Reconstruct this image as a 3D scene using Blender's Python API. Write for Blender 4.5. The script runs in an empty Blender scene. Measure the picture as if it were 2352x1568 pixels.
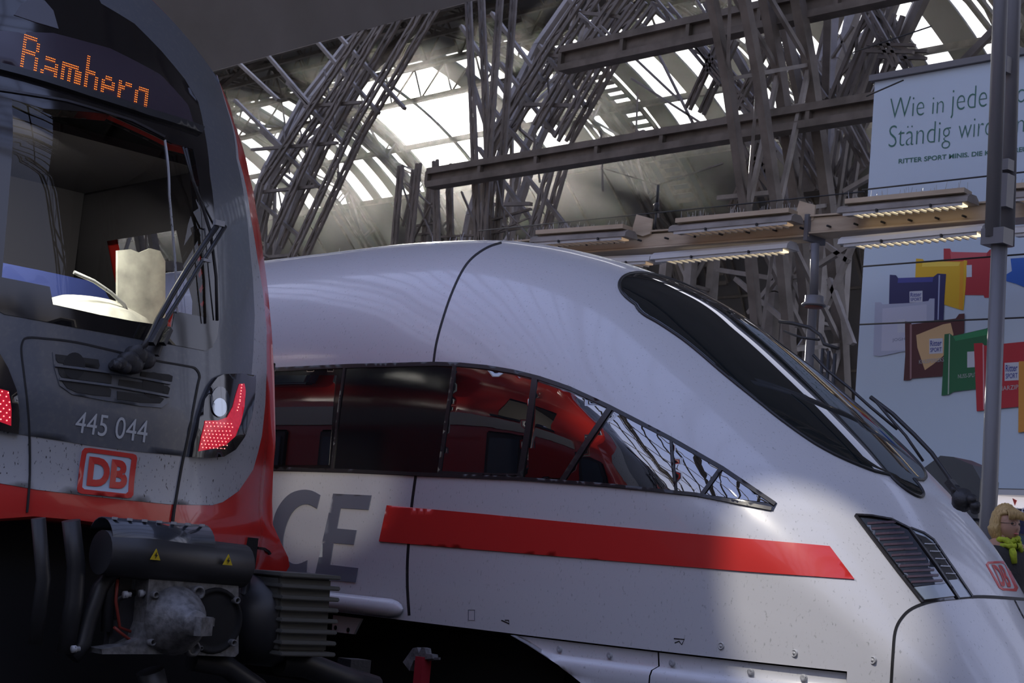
import bpy, bmesh, math, random
import numpy as np
from mathutils import Vector, Matrix
from mathutils.bvhtree import BVHTree
from mathutils.geometry import delaunay_2d_cdt
random.seed(7)
C = bpy.context.scene.collection
# ---------------------------------------------------------------- camera (image taken as 2352 x 1568)
FP = 4000.0; CX, CY = 1176.0, 784.0
ROLL = math.atan(.09); PITCH = math.radians(7.741927); AZ = math.radians(42.61181)
CAM = Vector((0, 0, .8))
_f = Vector((-math.cos(AZ), math.sin(AZ), 0)); _up = Vector((0, 0, 1)); _r = _f.cross(_up)
FW = _f*math.cos(PITCH) + _up*math.sin(PITCH); _u = _r.cross(FW)
RT = _r*math.cos(ROLL) + _u*math.sin(ROLL); UP = _u*math.cos(ROLL) - _r*math.sin(ROLL)
cd = bpy.data.cameras.new('camera'); cam = bpy.data.objects.new('camera', cd); C.objects.link(cam)
cd.sensor_width = 36; cd.lens = 36*FP/2352; cd.clip_end = 500; cd.clip_start = .05
M4 = Matrix((RT, UP, -FW)).transposed().to_4x4(); M4.translation = CAM
cam.matrix_world = M4
cd.dof.use_dof = True; cd.dof.focus_distance = 10.6; cd.dof.aperture_fstop = 9
bpy.context.scene.camera = cam
# ---------------------------------------------------------------- world, sun, exposure
SUND = Vector((-.7516, .6085, .2547)).normalized()
w = bpy.data.worlds.new('sky'); bpy.context.scene.world = w; w.use_nodes = True
nt = w.node_tree; N = nt.nodes; L = nt.links; N.clear()
out = N.new('ShaderNodeOutputWorld'); bg = N.new('ShaderNodeBackground'); L.new(bg.outputs[0], out.inputs[0])
tc = N.new('ShaderNodeTexCoord')
dot = N.new('ShaderNodeVectorMath'); dot.operation = 'DOT_PRODUCT'; L.new(tc.outputs['Generated'], dot.inputs[0]); dot.inputs[1].default_value = SUND
def wmath(op, a, b=None, clamp=False):
    n = N.new('ShaderNodeMath'); n.operation = op; n.use_clamp = clamp
    for i, s in enumerate((a, b)):
        if s is None: continue
        if isinstance(s, (int, float)): n.inputs[i].default_value = s
        else: L.new(s, n.inputs[i])
    return n.outputs[0]
d0 = wmath('MAXIMUM', dot.outputs['Value'], 0.0)
aur = wmath('MULTIPLY', wmath('POWER', d0, 12.0), 3.0)       # broad glow of the sky around the sun
aur2 = wmath('MULTIPLY', wmath('POWER', d0, 9000.0), 60.0)    # bright ring close to the disc
disc = wmath('MULTIPLY', wmath('GREATER_THAN', d0, math.cos(math.radians(.45))), 900.0)
tot = wmath('ADD', wmath('ADD', aur, aur2), disc)
sep = N.new('ShaderNodeSeparateXYZ'); L.new(tc.outputs['Generated'], sep.inputs[0])
ramp = N.new('ShaderNodeValToRGB'); L.new(sep.outputs[2], ramp.inputs[0])
ramp.color_ramp.elements[0].position = 0.0; ramp.color_ramp.elements[0].color = (.96, .95, 1.0, 1)
ramp.color_ramp.elements[1].position = .75; ramp.color_ramp.elements[1].color = (.46, .56, 1.0, 1)
mul = N.new('ShaderNodeVectorMath'); mul.operation = 'SCALE'; L.new(ramp.outputs[0], mul.inputs[0]); mul.inputs['Scale'].default_value = 1.15
sc = N.new('ShaderNodeVectorMath'); sc.operation = 'SCALE'; sc.inputs[0].default_value = (1.0, .93, .80); L.new(tot, sc.inputs['Scale'])
ad = N.new('ShaderNodeVectorMath'); ad.operation = 'ADD'; L.new(mul.outputs[0], ad.inputs[0]); L.new(sc.outputs[0], ad.inputs[1])
L.new(ad.outputs[0], bg.inputs['Color']); bg.inputs['Strength'].default_value = 1.0
sl = bpy.data.lights.new('sun', 'SUN'); sun = bpy.data.objects.new('sun', sl); C.objects.link(sun)
sl.energy = 9.0; sl.color = (1.0, .93, .83); sl.angle = math.radians(.6)
sun.location = (-40, 33, 30); sun.rotation_euler = SUND.to_track_quat('Z', 'Y').to_euler()
def spot(nm, loc, aim, e, ang, col, blend=.25):
    l_ = bpy.data.lights.new(nm, 'SPOT'); o_ = bpy.data.objects.new(nm, l_); C.objects.link(o_); o_.location = loc
    l_.energy = e; l_.spot_size = math.radians(ang); l_.spot_blend = blend; l_.color = col; l_.shadow_soft_size = .12
    o_.rotation_euler = (Vector(loc)-Vector(aim)).to_track_quat('Z', 'Y').to_euler(); return o_
spot('bounced_sun_spot', (-4.5, -8, 22), (-6.05, 7.95, 1.1), 16500, 2.5, (1.0, .92, .78), .18)  # added spot imitating sunlight bounced onto the white train's nose side
spot('bounced_sun_spot', (14, -9, 6.0), (-10.15, 7.7, 1.25), 9000, 1.7, (1.0, .95, .88), .3)  # second added spot, for the bounced sun patch beside the grey lettering
vs = bpy.context.scene.view_settings
bpy.context.scene.display_settings.display_device = 'sRGB'
vs.view_transform = 'Standard'; vs.look = 'None'; vs.exposure = 0.42; vs.gamma = 1.0; vs.use_curve_mapping = False
cy = bpy.context.scene.cycles
cy.max_bounces = 6; cy.diffuse_bounces = 3; cy.glossy_bounces = 4; cy.transparent_max_bounces = 12; cy.transmission_bounces = 4
cy.caustics_reflective = False; cy.caustics_refractive = False; cy.sample_clamp_indirect = 4.0
# ---------------------------------------------------------------- helpers
def ray(px, py): return FW + RT*((px-CX)/FP) - UP*((py-CY)/FP)
def on(px, py, ax, val):
    v = ray(px, py); return CAM + v*((val-CAM[ax])/v[ax])
def proj(p):
    v = Vector(p)-CAM; z = v.dot(FW); return (CX+FP*v.dot(RT)/z, CY-FP*v.dot(UP)/z)
ORG = {}
def org(o): return ORG.get(o.name, Vector((0, 0, 0))) if o else Vector((0, 0, 0))
def link(o, parent=None):
    C.objects.link(o)
    if parent: o.parent = parent; ORG[o.name] = org(parent).copy()
    else: ORG[o.name] = Vector(o.location)
    return o
def thing(name, label, cat, loc=(0, 0, 0), group=None, kind=None):
    o = bpy.data.objects.new(name, None); o.location = loc; o.empty_display_size = .2; link(o)
    if label: o['label'] = label
    if cat: o['category'] = cat
    if group: o['group'] = group
    if kind: o['kind'] = kind
    return o
class MB:
    def __init__(s): s.v = []; s.f = []; s.sm = []
    def add(s, vs, fs, smooth=False):
        b = len(s.v); s.v += [Vector(v) for v in vs]; s.f += [tuple(b+i for i in f) for f in fs]; s.sm += [smooth]*len(fs); return s
    def box(s, c, d, rz=0):
        c = Vector(c); h = [x/2 for x in d]; cs, sn = math.cos(rz), math.sin(rz); vs = []
        for x in (-1, 1):
            for y in (-1, 1):
                for z in (-1, 1):
                    a, b = x*h[0], y*h[1]; vs.append(c+Vector((a*cs-b*sn, a*sn+b*cs, z*h[2])))
        return s.add(vs, [(0, 1, 3, 2), (4, 6, 7, 5), (0, 4, 5, 1), (2, 3, 7, 6), (0, 2, 6, 4), (1, 5, 7, 3)])
    def beam(s, p, q, a, b=None, upv=(0, 0, 1)):
        p, q = Vector(p), Vector(q); b = b or a; d = (q-p).normalized(); u = Vector(upv)
        if abs(d.dot(u)) > .97: u = Vector((0, 1, 0)) if abs(d.y) < .9 else Vector((1, 0, 0))
        sd = d.cross(u).normalized(); u = sd.cross(d)
        vs = [e+sd*(x*a/2)+u*(y*b/2) for e in (p, q) for x, y in ((-1, -1), (1, -1), (1, 1), (-1, 1))]
        return s.add(vs, [(0, 3, 2, 1), (4, 5, 6, 7), (0, 1, 5, 4), (1, 2, 6, 5), (2, 3, 7, 6), (3, 0, 4, 7)])
    def tube(s, pts, r, n=10, cap=True):
        pts = [Vector(p) for p in pts]; rs = r if isinstance(r, (list, tuple)) else [r]*len(pts)
        vs = []; u = None
        for i, p in enumerate(pts):
            d = (pts[min(i+1, len(pts)-1)]-pts[max(i-1, 0)]).normalized()
            if u is None: u = d.orthogonal().normalized()
            else: u = (u-d*u.dot(d)).normalized()
            v2 = d.cross(u)
            vs += [p+(u*math.cos(2*math.pi*k/n)+v2*math.sin(2*math.pi*k/n))*rs[i] for k in range(n)]
        fs = [(i*n+k, i*n+(k+1) % n, (i+1)*n+(k+1) % n, (i+1)*n+k) for i in range(len(pts)-1) for k in range(n)]
        s.add(vs, fs, True)
        if cap:
            b = len(s.v)-len(vs); s.f += [tuple(b+k for k in reversed(range(n))), tuple(b+(len(pts)-1)*n+k for k in range(n))]; s.sm += [False]*2
        return s
    def lathe(s, c, axis, prof, n=24):
        c = Vector(c); ax = Vector(axis).normalized(); u = ax.orthogonal().normalized(); v2 = ax.cross(u); vs = []
        for r, h in prof: vs += [c+ax*h+(u*math.cos(2*math.pi*k/n)+v2*math.sin(2*math.pi*k/n))*r for k in range(n)]
        m = len(prof)
        return s.add(vs, [(i*n+k, i*n+(k+1) % n, (i+1)*n+(k+1) % n, (i+1)*n+k) for i in range(m-1) for k in range(n)], True)
    def prism(s, pts, off):
        n = len(pts); off = Vector(off); pts = [Vector(p) for p in pts]
        return s.add(pts+[p+off for p in pts], [tuple(range(n))[::-1], tuple(range(n, 2*n))]+[(i, (i+1) % n, n+(i+1) % n, n+i) for i in range(n)])
def obj(name, mb, mat, parent=None, label=None, loc=None, fixn=True, bev=0):
    o_ = Vector(loc) if loc is not None else org(parent)
    me = bpy.data.meshes.new(name); me.from_pydata([v-o_ for v in mb.v], [], mb.f); me.validate(verbose=False)
    if len(me.polygons) == len(mb.sm): me.polygons.foreach_set('use_smooth', mb.sm)
    if fixn:
        bm = bmesh.new(); bm.from_mesh(me); bmesh.ops.recalc_face_normals(bm, faces=bm.faces)
        if bev: bmesh.ops.bevel(bm, geom=[e for e in bm.edges if e.calc_face_angle(0) > .6], offset=bev, segments=2, affect='EDGES', clamp_overlap=True)
        bm.to_mesh(me); bm.free()
    if mat: me.materials.append(mat)
    o = bpy.data.objects.new(name, me)
    if loc is not None: o.location = loc
    link(o, parent)
    if label: o['label'] = label
    return o
def solo(name, mb, mat, label, cat, base=None, group=None, kind=None, bev=0):
    if base is None:
        xs = [v.x for v in mb.v]; ys = [v.y for v in mb.v]; zs = [v.z for v in mb.v]
        base = ((min(xs)+max(xs))/2, (min(ys)+max(ys))/2, min(zs))
    o = obj(name, mb, mat, None, label, base, bev=bev)
    if cat: o['category'] = cat
    if group: o['group'] = group
    if kind: o['kind'] = kind
    return o
def copy_tree(o, parent=None):
    c = o.copy(); C.objects.link(c); c.parent = parent
    for ch in o.children: copy_tree(ch, c)
    return c
# ---------------------------------------------------------------- materials
def mat(name, col, rough=.5, metal=0, spec=.5, coat=0, ior=1.45, noise=None, emit=None, estr=0, bump=0, bscale=40):
    m = bpy.data.materials.new(name); m.use_nodes = True; t = m.node_tree; b = t.nodes['Principled BSDF']
    b.inputs['Base Color'].default_value = (*col, 1); b.inputs['Roughness'].default_value = rough; b.inputs['Metallic'].default_value = metal
    b.inputs['Specular IOR Level'].default_value = spec; b.inputs['IOR'].default_value = ior
    b.inputs['Coat Weight'].default_value = coat; b.inputs['Coat Roughness'].default_value = .06
    g = t.nodes.new('ShaderNodeTexCoord')
    if noise:   # (scale, detail, colour2, low, high, stretch)
        sc_, det, c2, lo, hi = noise[:5]; st = noise[5] if len(noise) > 5 else (1, 1, 1)
        mp = t.nodes.new('ShaderNodeMapping'); mp.inputs['Scale'].default_value = st; t.links.new(g.outputs['Object'], mp.inputs[0])
        n = t.nodes.new('ShaderNodeTexNoise'); n.inputs['Scale'].default_value = sc_; n.inputs['Detail'].default_value = det; t.links.new(mp.outputs[0], n.inputs['Vector'])
        r = t.nodes.new('ShaderNodeMapRange'); r.inputs['From Min'].default_value = lo; r.inputs['From Max'].default_value = hi; t.links.new(n.outputs[0], r.inputs[0])
        x = t.nodes.new('ShaderNodeMix'); x.data_type = 'RGBA'; x.inputs[6].default_value = (*col, 1); x.inputs[7].default_value = (*c2, 1)
        t.links.new(r.outputs[0], x.inputs[0]); t.links.new(x.outputs[2], b.inputs['Base Color'])
    if bump:
        n = t.nodes.new('ShaderNodeTexNoise'); n.inputs['Scale'].default_value = bscale; n.inputs['Detail'].default_value = 4; t.links.new(g.outputs['Object'], n.inputs['Vector'])
        bp = t.nodes.new('ShaderNodeBump'); bp.inputs['Strength'].default_value = bump; bp.inputs['Distance'].default_value = .01
        t.links.new(n.outputs[0], bp.inputs['Height']); t.links.new(bp.outputs[0], b.inputs['Normal'])
    if emit: b.inputs['Emission Color'].default_value = (*emit, 1); b.inputs['Emission Strength'].default_value = estr
    return m
def glass(name, tint, gloss=.12, rough=.0, refl=(1, 1, 1), grz=.6):
    m = bpy.data.materials.new(name); m.use_nodes = True; t = m.node_tree; t.nodes.clear()
    o = t.nodes.new('ShaderNodeOutputMaterial'); mx = t.nodes.new('ShaderNodeMixShader'); tr = t.nodes.new('ShaderNodeBsdfTransparent'); gl = t.nodes.new('ShaderNodeBsdfGlossy')
    tr.inputs[0].default_value = (*tint, 1); gl.inputs['Roughness'].default_value = rough; gl.inputs[0].default_value = (*refl, 1)
    fr = t.nodes.new('ShaderNodeLayerWeight'); fr.inputs[0].default_value = .35
    mr = t.nodes.new('ShaderNodeMapRange'); mr.inputs['To Min'].default_value = gloss; mr.inputs['To Max'].default_value = min(1, gloss+grz)
    t.links.new(fr.outputs['Facing'], mr.inputs[0]); t.links.new(mr.outputs[0], mx.inputs[0])
    t.links.new(tr.outputs[0], mx.inputs[1]); t.links.new(gl.outputs[0], mx.inputs[2]); t.links.new(mx.outputs[0], o.inputs[0])
    return m
m_white = mat('train_white_paint', (.58, .585, .61), .26, coat=.4, noise=(70, 8, (.36, .37, .38), .62, .74, (1, 1, .5)))
m_white2 = mat('nose_white_paint', (.60, .62, .64), .28, coat=.4, noise=(60, 8, (.34, .35, .36), .60, .72, (1, 1, .6)))
m_red = mat('stripe_red', (.60, .035, .03), .3, coat=.4)
m_rred = mat('train_red_paint', (.58, .028, .022), .22, coat=.7)
m_dgrey = mat('mask_grey_paint', (.105, .115, .135), .32, coat=.3, noise=(35, 6, (.14, .145, .155), .5, .8))
m_silver = mat('silver_grey_paint', (.40, .41, .43), .35, coat=.3, noise=(85, 9, (.05, .05, .05), .63, .68, (1, 1, .45)))
m_seam = mat('joint_rubber', (.012, .012, .013), .6)
m_belt = mat('belt_black', (.012, .011, .012), .10, ior=1.6)
m_bframe = mat('window_frame_black', (.03, .028, .03), .35)
m_pane = mat('coated_pane', (.008, .008, .010), .012, ior=3.3)
m_wind = mat('windscreen_glass', (.010, .014, .016), .02, ior=1.75)
m_cglass = glass('cab_glass', (.50, .52, .55), .015, grz=.10)
m_black = mat('black_steel', (.030, .030, .033), .5, bump=.3, bscale=60)
m_rubber = mat('black_rubber', (.026, .026, .028), .42)
m_soot = mat('sooty_cast_steel', (.20, .20, .205), .5, metal=.2, noise=(25, 6, (.08, .08, .08), .4, .7), bump=.4)
m_dark = mat('near_black', (.006, .006, .007), .8)  # even near-black for under-gear, coupler cup and plate holes
m_roofpanel = mat('roof_cladding', (.16, .155, .155), .8, noise=(.6, 5, (.13, .125, .12), .35, .7))
m_wall = mat('hall_wall_cladding', (.16, .15, .15), .85, noise=(.5, 4, (.11, .105, .105), .35, .7))
m_steel = mat('painted_steel', (.17, .145, .125), .55, noise=(3, 5, (.10, .085, .07), .4, .7))
m_steel2 = mat('painted_steel_pale', (.30, .27, .245), .5, noise=(3, 5, (.18, .16, .14), .4, .7))
m_skyl = glass('roof_glazing', (.93, .95, .96), .03)
m_beige = mat('cream_steel', (.50, .40, .29), .45, noise=(4, 5, (.33, .25, .17), .45, .75, (.3, 1, 2)))
m_lampw = mat('lamp_housing', (.55, .55, .56), .35)
m_tubel = mat('lit_lamp_louvre', (.9, .8, .6), .4, emit=(1.0, .80, .50), estr=1.1)
m_tubed = mat('dim_lamp_louvre', (.6, .45, .33), .4, emit=(1.0, .68, .42), estr=.22)
m_post = mat('grey_post_paint', (.15, .15, .165), .4)
m_board = mat('billboard_white', (.50, .60, .72), .6)
m_green = mat('print_dark_green', (.05, .16, .13), .6)
m_conc = mat('platform_concrete', (.22, .21, .20), .85, noise=(2, 8, (.13, .13, .13), .35, .7), bump=.3)
m_ballast = mat('ballast', (.035, .032, .03), .9, bump=1.0, bscale=25)

# thin haze volume added for the sun glare in the far hall
def haze(name, c, d, den, g):
    m = bpy.data.materials.new(name); m.use_nodes = True; t = m.node_tree; t.nodes.clear(); o = t.nodes.new('ShaderNodeOutputMaterial'); v = t.nodes.new('ShaderNodeVolumeScatter')
    v.inputs['Color'].default_value = (1, .97, .94, 1); v.inputs['Density'].default_value = den; v.inputs['Anisotropy'].default_value = g; t.links.new(v.outputs[0], o.inputs['Volume'])
    b = MB(); b.box(c, d); ob = obj(name, b, m); return ob
# ================================================================ the setting: ground
g = MB(); g.box((-20, -11.4, -.2), (150, 28.6, .4)); o = solo('floor', g, m_conc, None, None, kind='structure')
g = MB(); g.box((-20, 16.1, -.2), (150, 10.6, .4)); o = solo('floor', g, m_conc, None, None, kind='structure')
g = MB(); g.box((-20, 38.4, -.2), (150, 34, .4)); o = solo('floor', g, m_conc, None, None, kind='structure')
g = MB(); g.box((-20, 6.85, -1.15), (150, 7.9, .4)); o = solo('floor', g, m_ballast, None, None, kind='structure')
for yy in (2.95, 10.78):
    g = MB(); g.box((-20, yy, -.55), (150, .04, 1.1)); solo('trim_1' if yy < 5 else 'trim_2', g, m_conc, None, None, kind='structure')
# rails
for yc_, nm in ((4.52, 'near'), (9.12, 'far')):
    for s in (-1, 1):
        g = MB(); yy = yc_+s*.7175
        g.prism([(-60, yy-.035, -.76), (-60, yy+.035, -.76), (-60, yy+.035, -.80), (-60, yy+.01, -.82), (-60, yy+.01, -.9), (-60, yy+.07, -.92), (-60, yy+.07, -.95), (-60, yy-.07, -.95), (-60, yy-.07, -.92), (-60, yy-.01, -.9), (-60, yy-.01, -.82), (-60, yy-.035, -.80)], (90, 0, 0))
        solo('rail', g, m_soot, 'steel rail under the %s, %s of its pair' % ('grey and red regional train' if nm == 'near' else 'white high speed train', 'nearer' if s < 0 else 'farther'), 'rail', (0, yy, -.95))
# ================================================================ far hall: arch centre (39.2, 5.8), R 14.9
def build_vault(root, yc, zc, R, Rin, ribx, a_rng, skin_rng, mst, hw=.3, nseg=22, leg=None):
    def P(x, r, a): return Vector((x, yc+r*math.cos(a), zc+r*math.sin(a)))
    proto = None
    for x in ribx:
        if proto is None:
            rb = obj('rib', MB(), mst, root) if False else None
            top = MB(); low = MB(); web = MB()
            a0, a1 = a_rng
            for i in range(nseg):
                t0 = a0+(a1-a0)*i/nseg; t1 = a0+(a1-a0)*(i+1)/nseg
                for s in (-hw, hw):
                    top.beam(P(x+s, R, t0), P(x+s, R, t1), .17, .17); low.beam(P(x+s, Rin, t0), P(x+s, Rin, t1), .14, .14)
                    if i % 2 == 0: web.beam(P(x+s, R, t0), P(x+s, Rin, t1), .07)
                    else: web.beam(P(x+s, Rin, t0), P(x+s, R, t1), .07)
                    web.beam(P(x+s, R, t1), P(x+s, Rin, t1), .06)
                web.beam(P(x-hw, Rin, t0), P(x+hw, Rin, t1), .05)
                if i % 2: web.beam(P(x-hw, R, t0), P(x+hw, R, t1), .05)
            if leg:
                for y0, z1 in leg:
                    for s in (-hw, hw): top.beam((x+s, y0, 0), (x+s, y0, z1), .2)
            rb = obj('rib', top, mst, root); lc = obj('lower_chord', low, mst, rb); wb = obj('lacing', web, m_steel2, rb)
            proto = (rb, x, (lc, wb))
        else:
            c = proto[0].copy(); C.objects.link(c); c.parent = root; c.location.x += x-proto[1]
            for k in proto[2]:
                d = k.copy(); C.objects.link(d); d.parent = c
    return P
far = thing('ceiling', None, None, (-40, 39.2, 0), kind='structure')
RX = [-10.6, -19.4, -28.2, -37.2, -46.2, -58.6, -64.2, -73.2, -82.2, -91.2, -100.2, -1.6]
FYC, FZC, FR = 39.2, 5.8, 14.9
FP_ = build_vault(far, FYC, FZC, FR, FR-.9, RX, (math.radians(2), math.radians(178)), None, m_steel, .20, 20, [(FYC+FR, 6.3), (FYC-FR, 6.3)])
# roof skin: opaque strips between glazed strips, glazing from 51 to 129 degrees
GA0, GA1 = math.radians(51.5), math.radians(82); NP = 3
def arcpatch(x0, x1, a0, a1, r, th, n):
    m = MB(); vs = []
    for i in range(n+1):
        a = a0+(a1-a0)*i/n
        for rr in (r, r+th):
            for x in (x0, x1): vs.append((x, FYC+rr*math.cos(a), FZC+rr*math.sin(a)))
    fs = []
    for i in range(n):
        b = i*4; fs += [(b, b+1, b+5, b+4), (b+2, b+6, b+7, b+3), (b, b+4, b+6, b+2), (b+1, b+3, b+7, b+5)]
    fs += [(0, 2, 3, 1), (n*4, n*4+1, n*4+3, n*4+2)]
    return m.add(vs, fs)
offs = [0.0, .45, 1.85, 2.75, 4.15, 5.1, 6.1, 7.3, 8.75, 9.0]     # opaque/glass edges inside a 9 m bay starting at a rib
bays = sorted(RX)[:-1]
offs0 = list(offs)
first = {}
for bi, x0 in enumerate(bays):
    k = (sorted(RX)[bi+1]-x0)/9.0; offs = offs0
    if abs(x0+58.6) < .1: k = 1.0; offs = [0, .3, 3.2, 3.35, 6.6, 7.9, 9.4, 10.6, 12.0, 12.4]  # bay glazed wider so its white area imitates the sun glare
    elif x0 > -64.3 and x0 < -64.1: k = 5.6/9.0001
    for j in range(0, 9, 2):
        nm = 'roof_panel'
        if (j, round(k, 3), offs[1]) not in first:
            first[(j, round(k, 3), offs[1])] = (obj(nm, arcpatch(x0+offs[j]*k, x0+offs[j+1]*k, GA0, GA1, FR+.12, .08, 14), m_roofpanel, far), x0)
        else:
            s_, xs_ = first[(j, round(k, 3), offs[1])]; c = s_.copy(); C.objects.link(c); c.location.x += x0-xs_
    for j in range(1, 9, 2):
        for q in range(NP):
            a = GA0+(GA1-GA0)*q/NP; b = GA0+(GA1-GA0)*(q+1)/NP
            key = ('g', j, q, round(k, 3), offs[1])
            if key not in first: first[key] = (obj('pane', arcpatch(x0+offs[j]*k, x0+offs[j+1]*k, a+.006, b-.006, FR+.15, .012, 3), m_skyl, far), x0)
            else:
                s_, xs_ = first[key]; c = s_.copy(); C.objects.link(c); c.location.x += x0-xs_
for q in range(NP+1):     # purlins running the length of the hall
    a = GA0+(GA1-GA0)*q/NP; y, z = FYC+(FR+.02)*math.cos(a), FZC+(FR+.02)*math.sin(a)
    p = MB(); p.beam((min(RX), y, z), (max(RX), y, z), .16, .22); obj('purlin', p, m_steel, far)
for a0, a1, nm in ((3, 51.5, 'wall_back'), (82, 141, 'wall_left')):
    m = arcpatch(min(RX), max(RX), math.radians(a0), math.radians(a1), FR+.12, .1, 10)
    o = obj(nm, m, m_wall, None, None, (-40, FYC, FZC)); o['kind'] = 'structure'
    # cladding ribs that divide the wall panels
    for i in range(0, 46):
        x = min(RX)+2.25*i
        if x > max(RX): break
    for i, aa in enumerate(np.linspace(a0, a1, 5)):
        aa = math.radians(aa); p = MB(); p.beam((min(RX), FYC+(FR+.05)*math.cos(aa), FZC+(FR+.05)*math.sin(aa)), (max(RX), FYC+(FR+.05)*math.cos(aa), FZC+(FR+.05)*math.sin(aa)), .12, .1)
        obj('girt', p, m_steel, o)
m = MB(); m.box((-50, FYC+FR+.2, 3.3), (106, .3, 6.6)); o = solo('wall_back', m, m_wall, None, None, kind='structure')
pst = None
for i in range(46):
    x = -100.2+2.25*i
    if pst is None:
        p = MB()
        for k in range(10):
            t0 = math.radians(3+48.5*k/10); t1 = math.radians(3+48.5*(k+1)/10)
            p.beam((x, FYC+(FR+.04)*math.cos(t0), FZC+(FR+.04)*math.sin(t0)), (x, FYC+(FR+.04)*math.cos(t1), FZC+(FR+.04)*math.sin(t1)), .09, .08)
        pst = obj('rafter', p, m_steel, far); px0 = x
    else: c = pst.copy(); C.objects.link(c); c.location.x += x-px0
# lengthwise lattice purlins hanging under the skin
def lat(a, r0, r1, th, par):
    a = math.radians(a); P0 = lambda x, r: Vector((x, FYC+r*math.cos(a), FZC+r*math.sin(a)))
    t_ = MB(); t_.beam(P0(min(RX), r0), P0(max(RX), r0), th, th); t_.beam(P0(min(RX), r1), P0(max(RX), r1), th, th)
    o_ = obj('lattice_purlin', t_, m_steel, par); l_ = MB(); x = min(RX); k = 0
    while x < max(RX)-1:
        l_.beam(P0(x, r0 if k % 2 else r1), P0(x+.9, r1 if k % 2 else r0), .06, .06); x += .9; k += 1
    obj('lacing', l_, m_steel, o_)
for a_, b_ in ((80, 1.5), (92, 1.6), (104, 1.6), (116, 1.5)): lat(a_, FR-.1, FR-b_, .12, far)
# roof ladder walkways under the glazing
ldr = MB()
for (x0) in (-44.6,):
    for k in range(60):
        a = math.radians(30+k*1.6); ldr.beam((x0-.45, FYC+(FR-.35)*math.cos(a), FZC+(FR-.35)*math.sin(a)), (x0+.45, FYC+(FR-.35)*math.cos(a), FZC+(FR-.35)*math.sin(a)), .08, .16)
    for s in (-.5, .5):
        for k in range(20):
            t0 = math.radians(30+k*4.8); t1 = math.radians(30+(k+1)*4.8)
            ldr.beam((x0+s, FYC+(FR-.3)*math.cos(t0), FZC+(FR-.3)*math.sin(t0)), (x0+s, FYC+(FR-.3)*math.cos(t1), FZC+(FR-.3)*math.sin(t1)), .1, .16)
obj('service_ladder', ldr, m_steel, far, 'grey rungs of the roof ladder')
# ================================================================ near hall (over the camera): centre (-6.5,-1.5), R 28
near = thing('ceiling', None, None, (-20, -6.5, 0), kind='structure')
NX = [-81.2, -72.2, -63.2, -54.2, -45.2, -36.2, -27.2, -16.7, -7.7, 1.3, 10.3, 19.3]
NYC, NZC, NR = -6.5, -1.5, 29.3
order = [-16.7]+[x for x in NX if abs(x+16.7) > .1 and abs(x+27.2) > .1]
NPf = build_vault(near, NYC, NZC, NR, 28.0, order, (math.radians(4), math.radians(176)), None, m_steel, .3, 40)
near_first = {}
for bi in range(len(NX)-1):
    x0 = NX[bi]+(1.5 if bi == 6 else 0)
    for j, (u0, u1) in enumerate(((.0, .5), (2.2, 2.5), (4.35, 4.65), (6.5, 6.8), (8.5, 9.0))):
        if j not in near_first:
            m = MB(); vs = []; n = 20
            for i in range(n+1):
                a = math.radians(38+104*i/n)
                for rr in (NR+.15, NR+.25):
                    for x in (x0+u0, x0+u1): vs.append((x, NYC+rr*math.cos(a), NZC+rr*math.sin(a)))
            fs = []
            for i in range(n):
                b = i*4; fs += [(b, b+1, b+5, b+4), (b+2, b+6, b+7, b+3), (b, b+4, b+6, b+2), (b+1, b+3, b+7, b+5)]
            m.add(vs, fs); near_first[j] = (obj('roof_panel', m, m_roofpanel, near), x0)
        else:
            s_, xs_ = near_first[j]; c = s_.copy(); C.objects.link(c); c.location.x += x0-xs_
for a in list(range(38, 143, 8)):
    a = math.radians(a); p = MB(); y, z = NYC+NR*math.cos(a), NZC+NR*math.sin(a)
    p.beam((NX[0], y, z), (NX[-1], y, z), .18, .25); obj('purlin', p, m_steel, near)
m = MB(); vs = []; n = 6
for (d0_, d1_, nm) in ((25.7, 56, 'wall_right'), (142, 168, 'wall_front')):
    m = MB(); vs = []
    for i in range(n+1):
        a = math.radians(d0_+(d1_-d0_)*i/n)
        for rr in (NR+.15, NR+.3):
            for x in (-140, NX[-1]): vs.append((x, NYC+rr*math.cos(a), NZC+rr*math.sin(a)))
    fs = []
    for i in range(n):
        b = i*4; fs += [(b, b+1, b+5, b+4), (b+2, b+6, b+7, b+3)]
    m.add(vs, fs); o = obj(nm, m, m_roofpanel, None, None, (-20, NYC, NZC)); o['kind'] = 'structure'
m = MB(); vs = []
for i in range(13):
    a = math.radians(56+94*i/12)
    for rr in (NR+.15, NR+.3):
        for x in (-140, -46): vs.append((x, NYC+rr*math.cos(a), NZC+rr*math.sin(a)))
m.add(vs, [f for i in range(12) for f in ((i*4, i*4+1, i*4+5, i*4+4), (i*4+2, i*4+6, i*4+7, i*4+3))]); o = obj('ceiling', m, m_roofpanel, None, None, (-90, NYC, NZC)); o['kind'] = 'structure'
m = MB(); m.box((24, 10, 10), (.4, 92, 22)); o = solo('wall_right', m, m_wall, None, None, kind='structure')
m = MB(); m.box((-30, -35.2, 3.5), (110, .4, 7)); o = solo('wall_front', m, m_wall, None, None, kind='structure')
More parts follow.
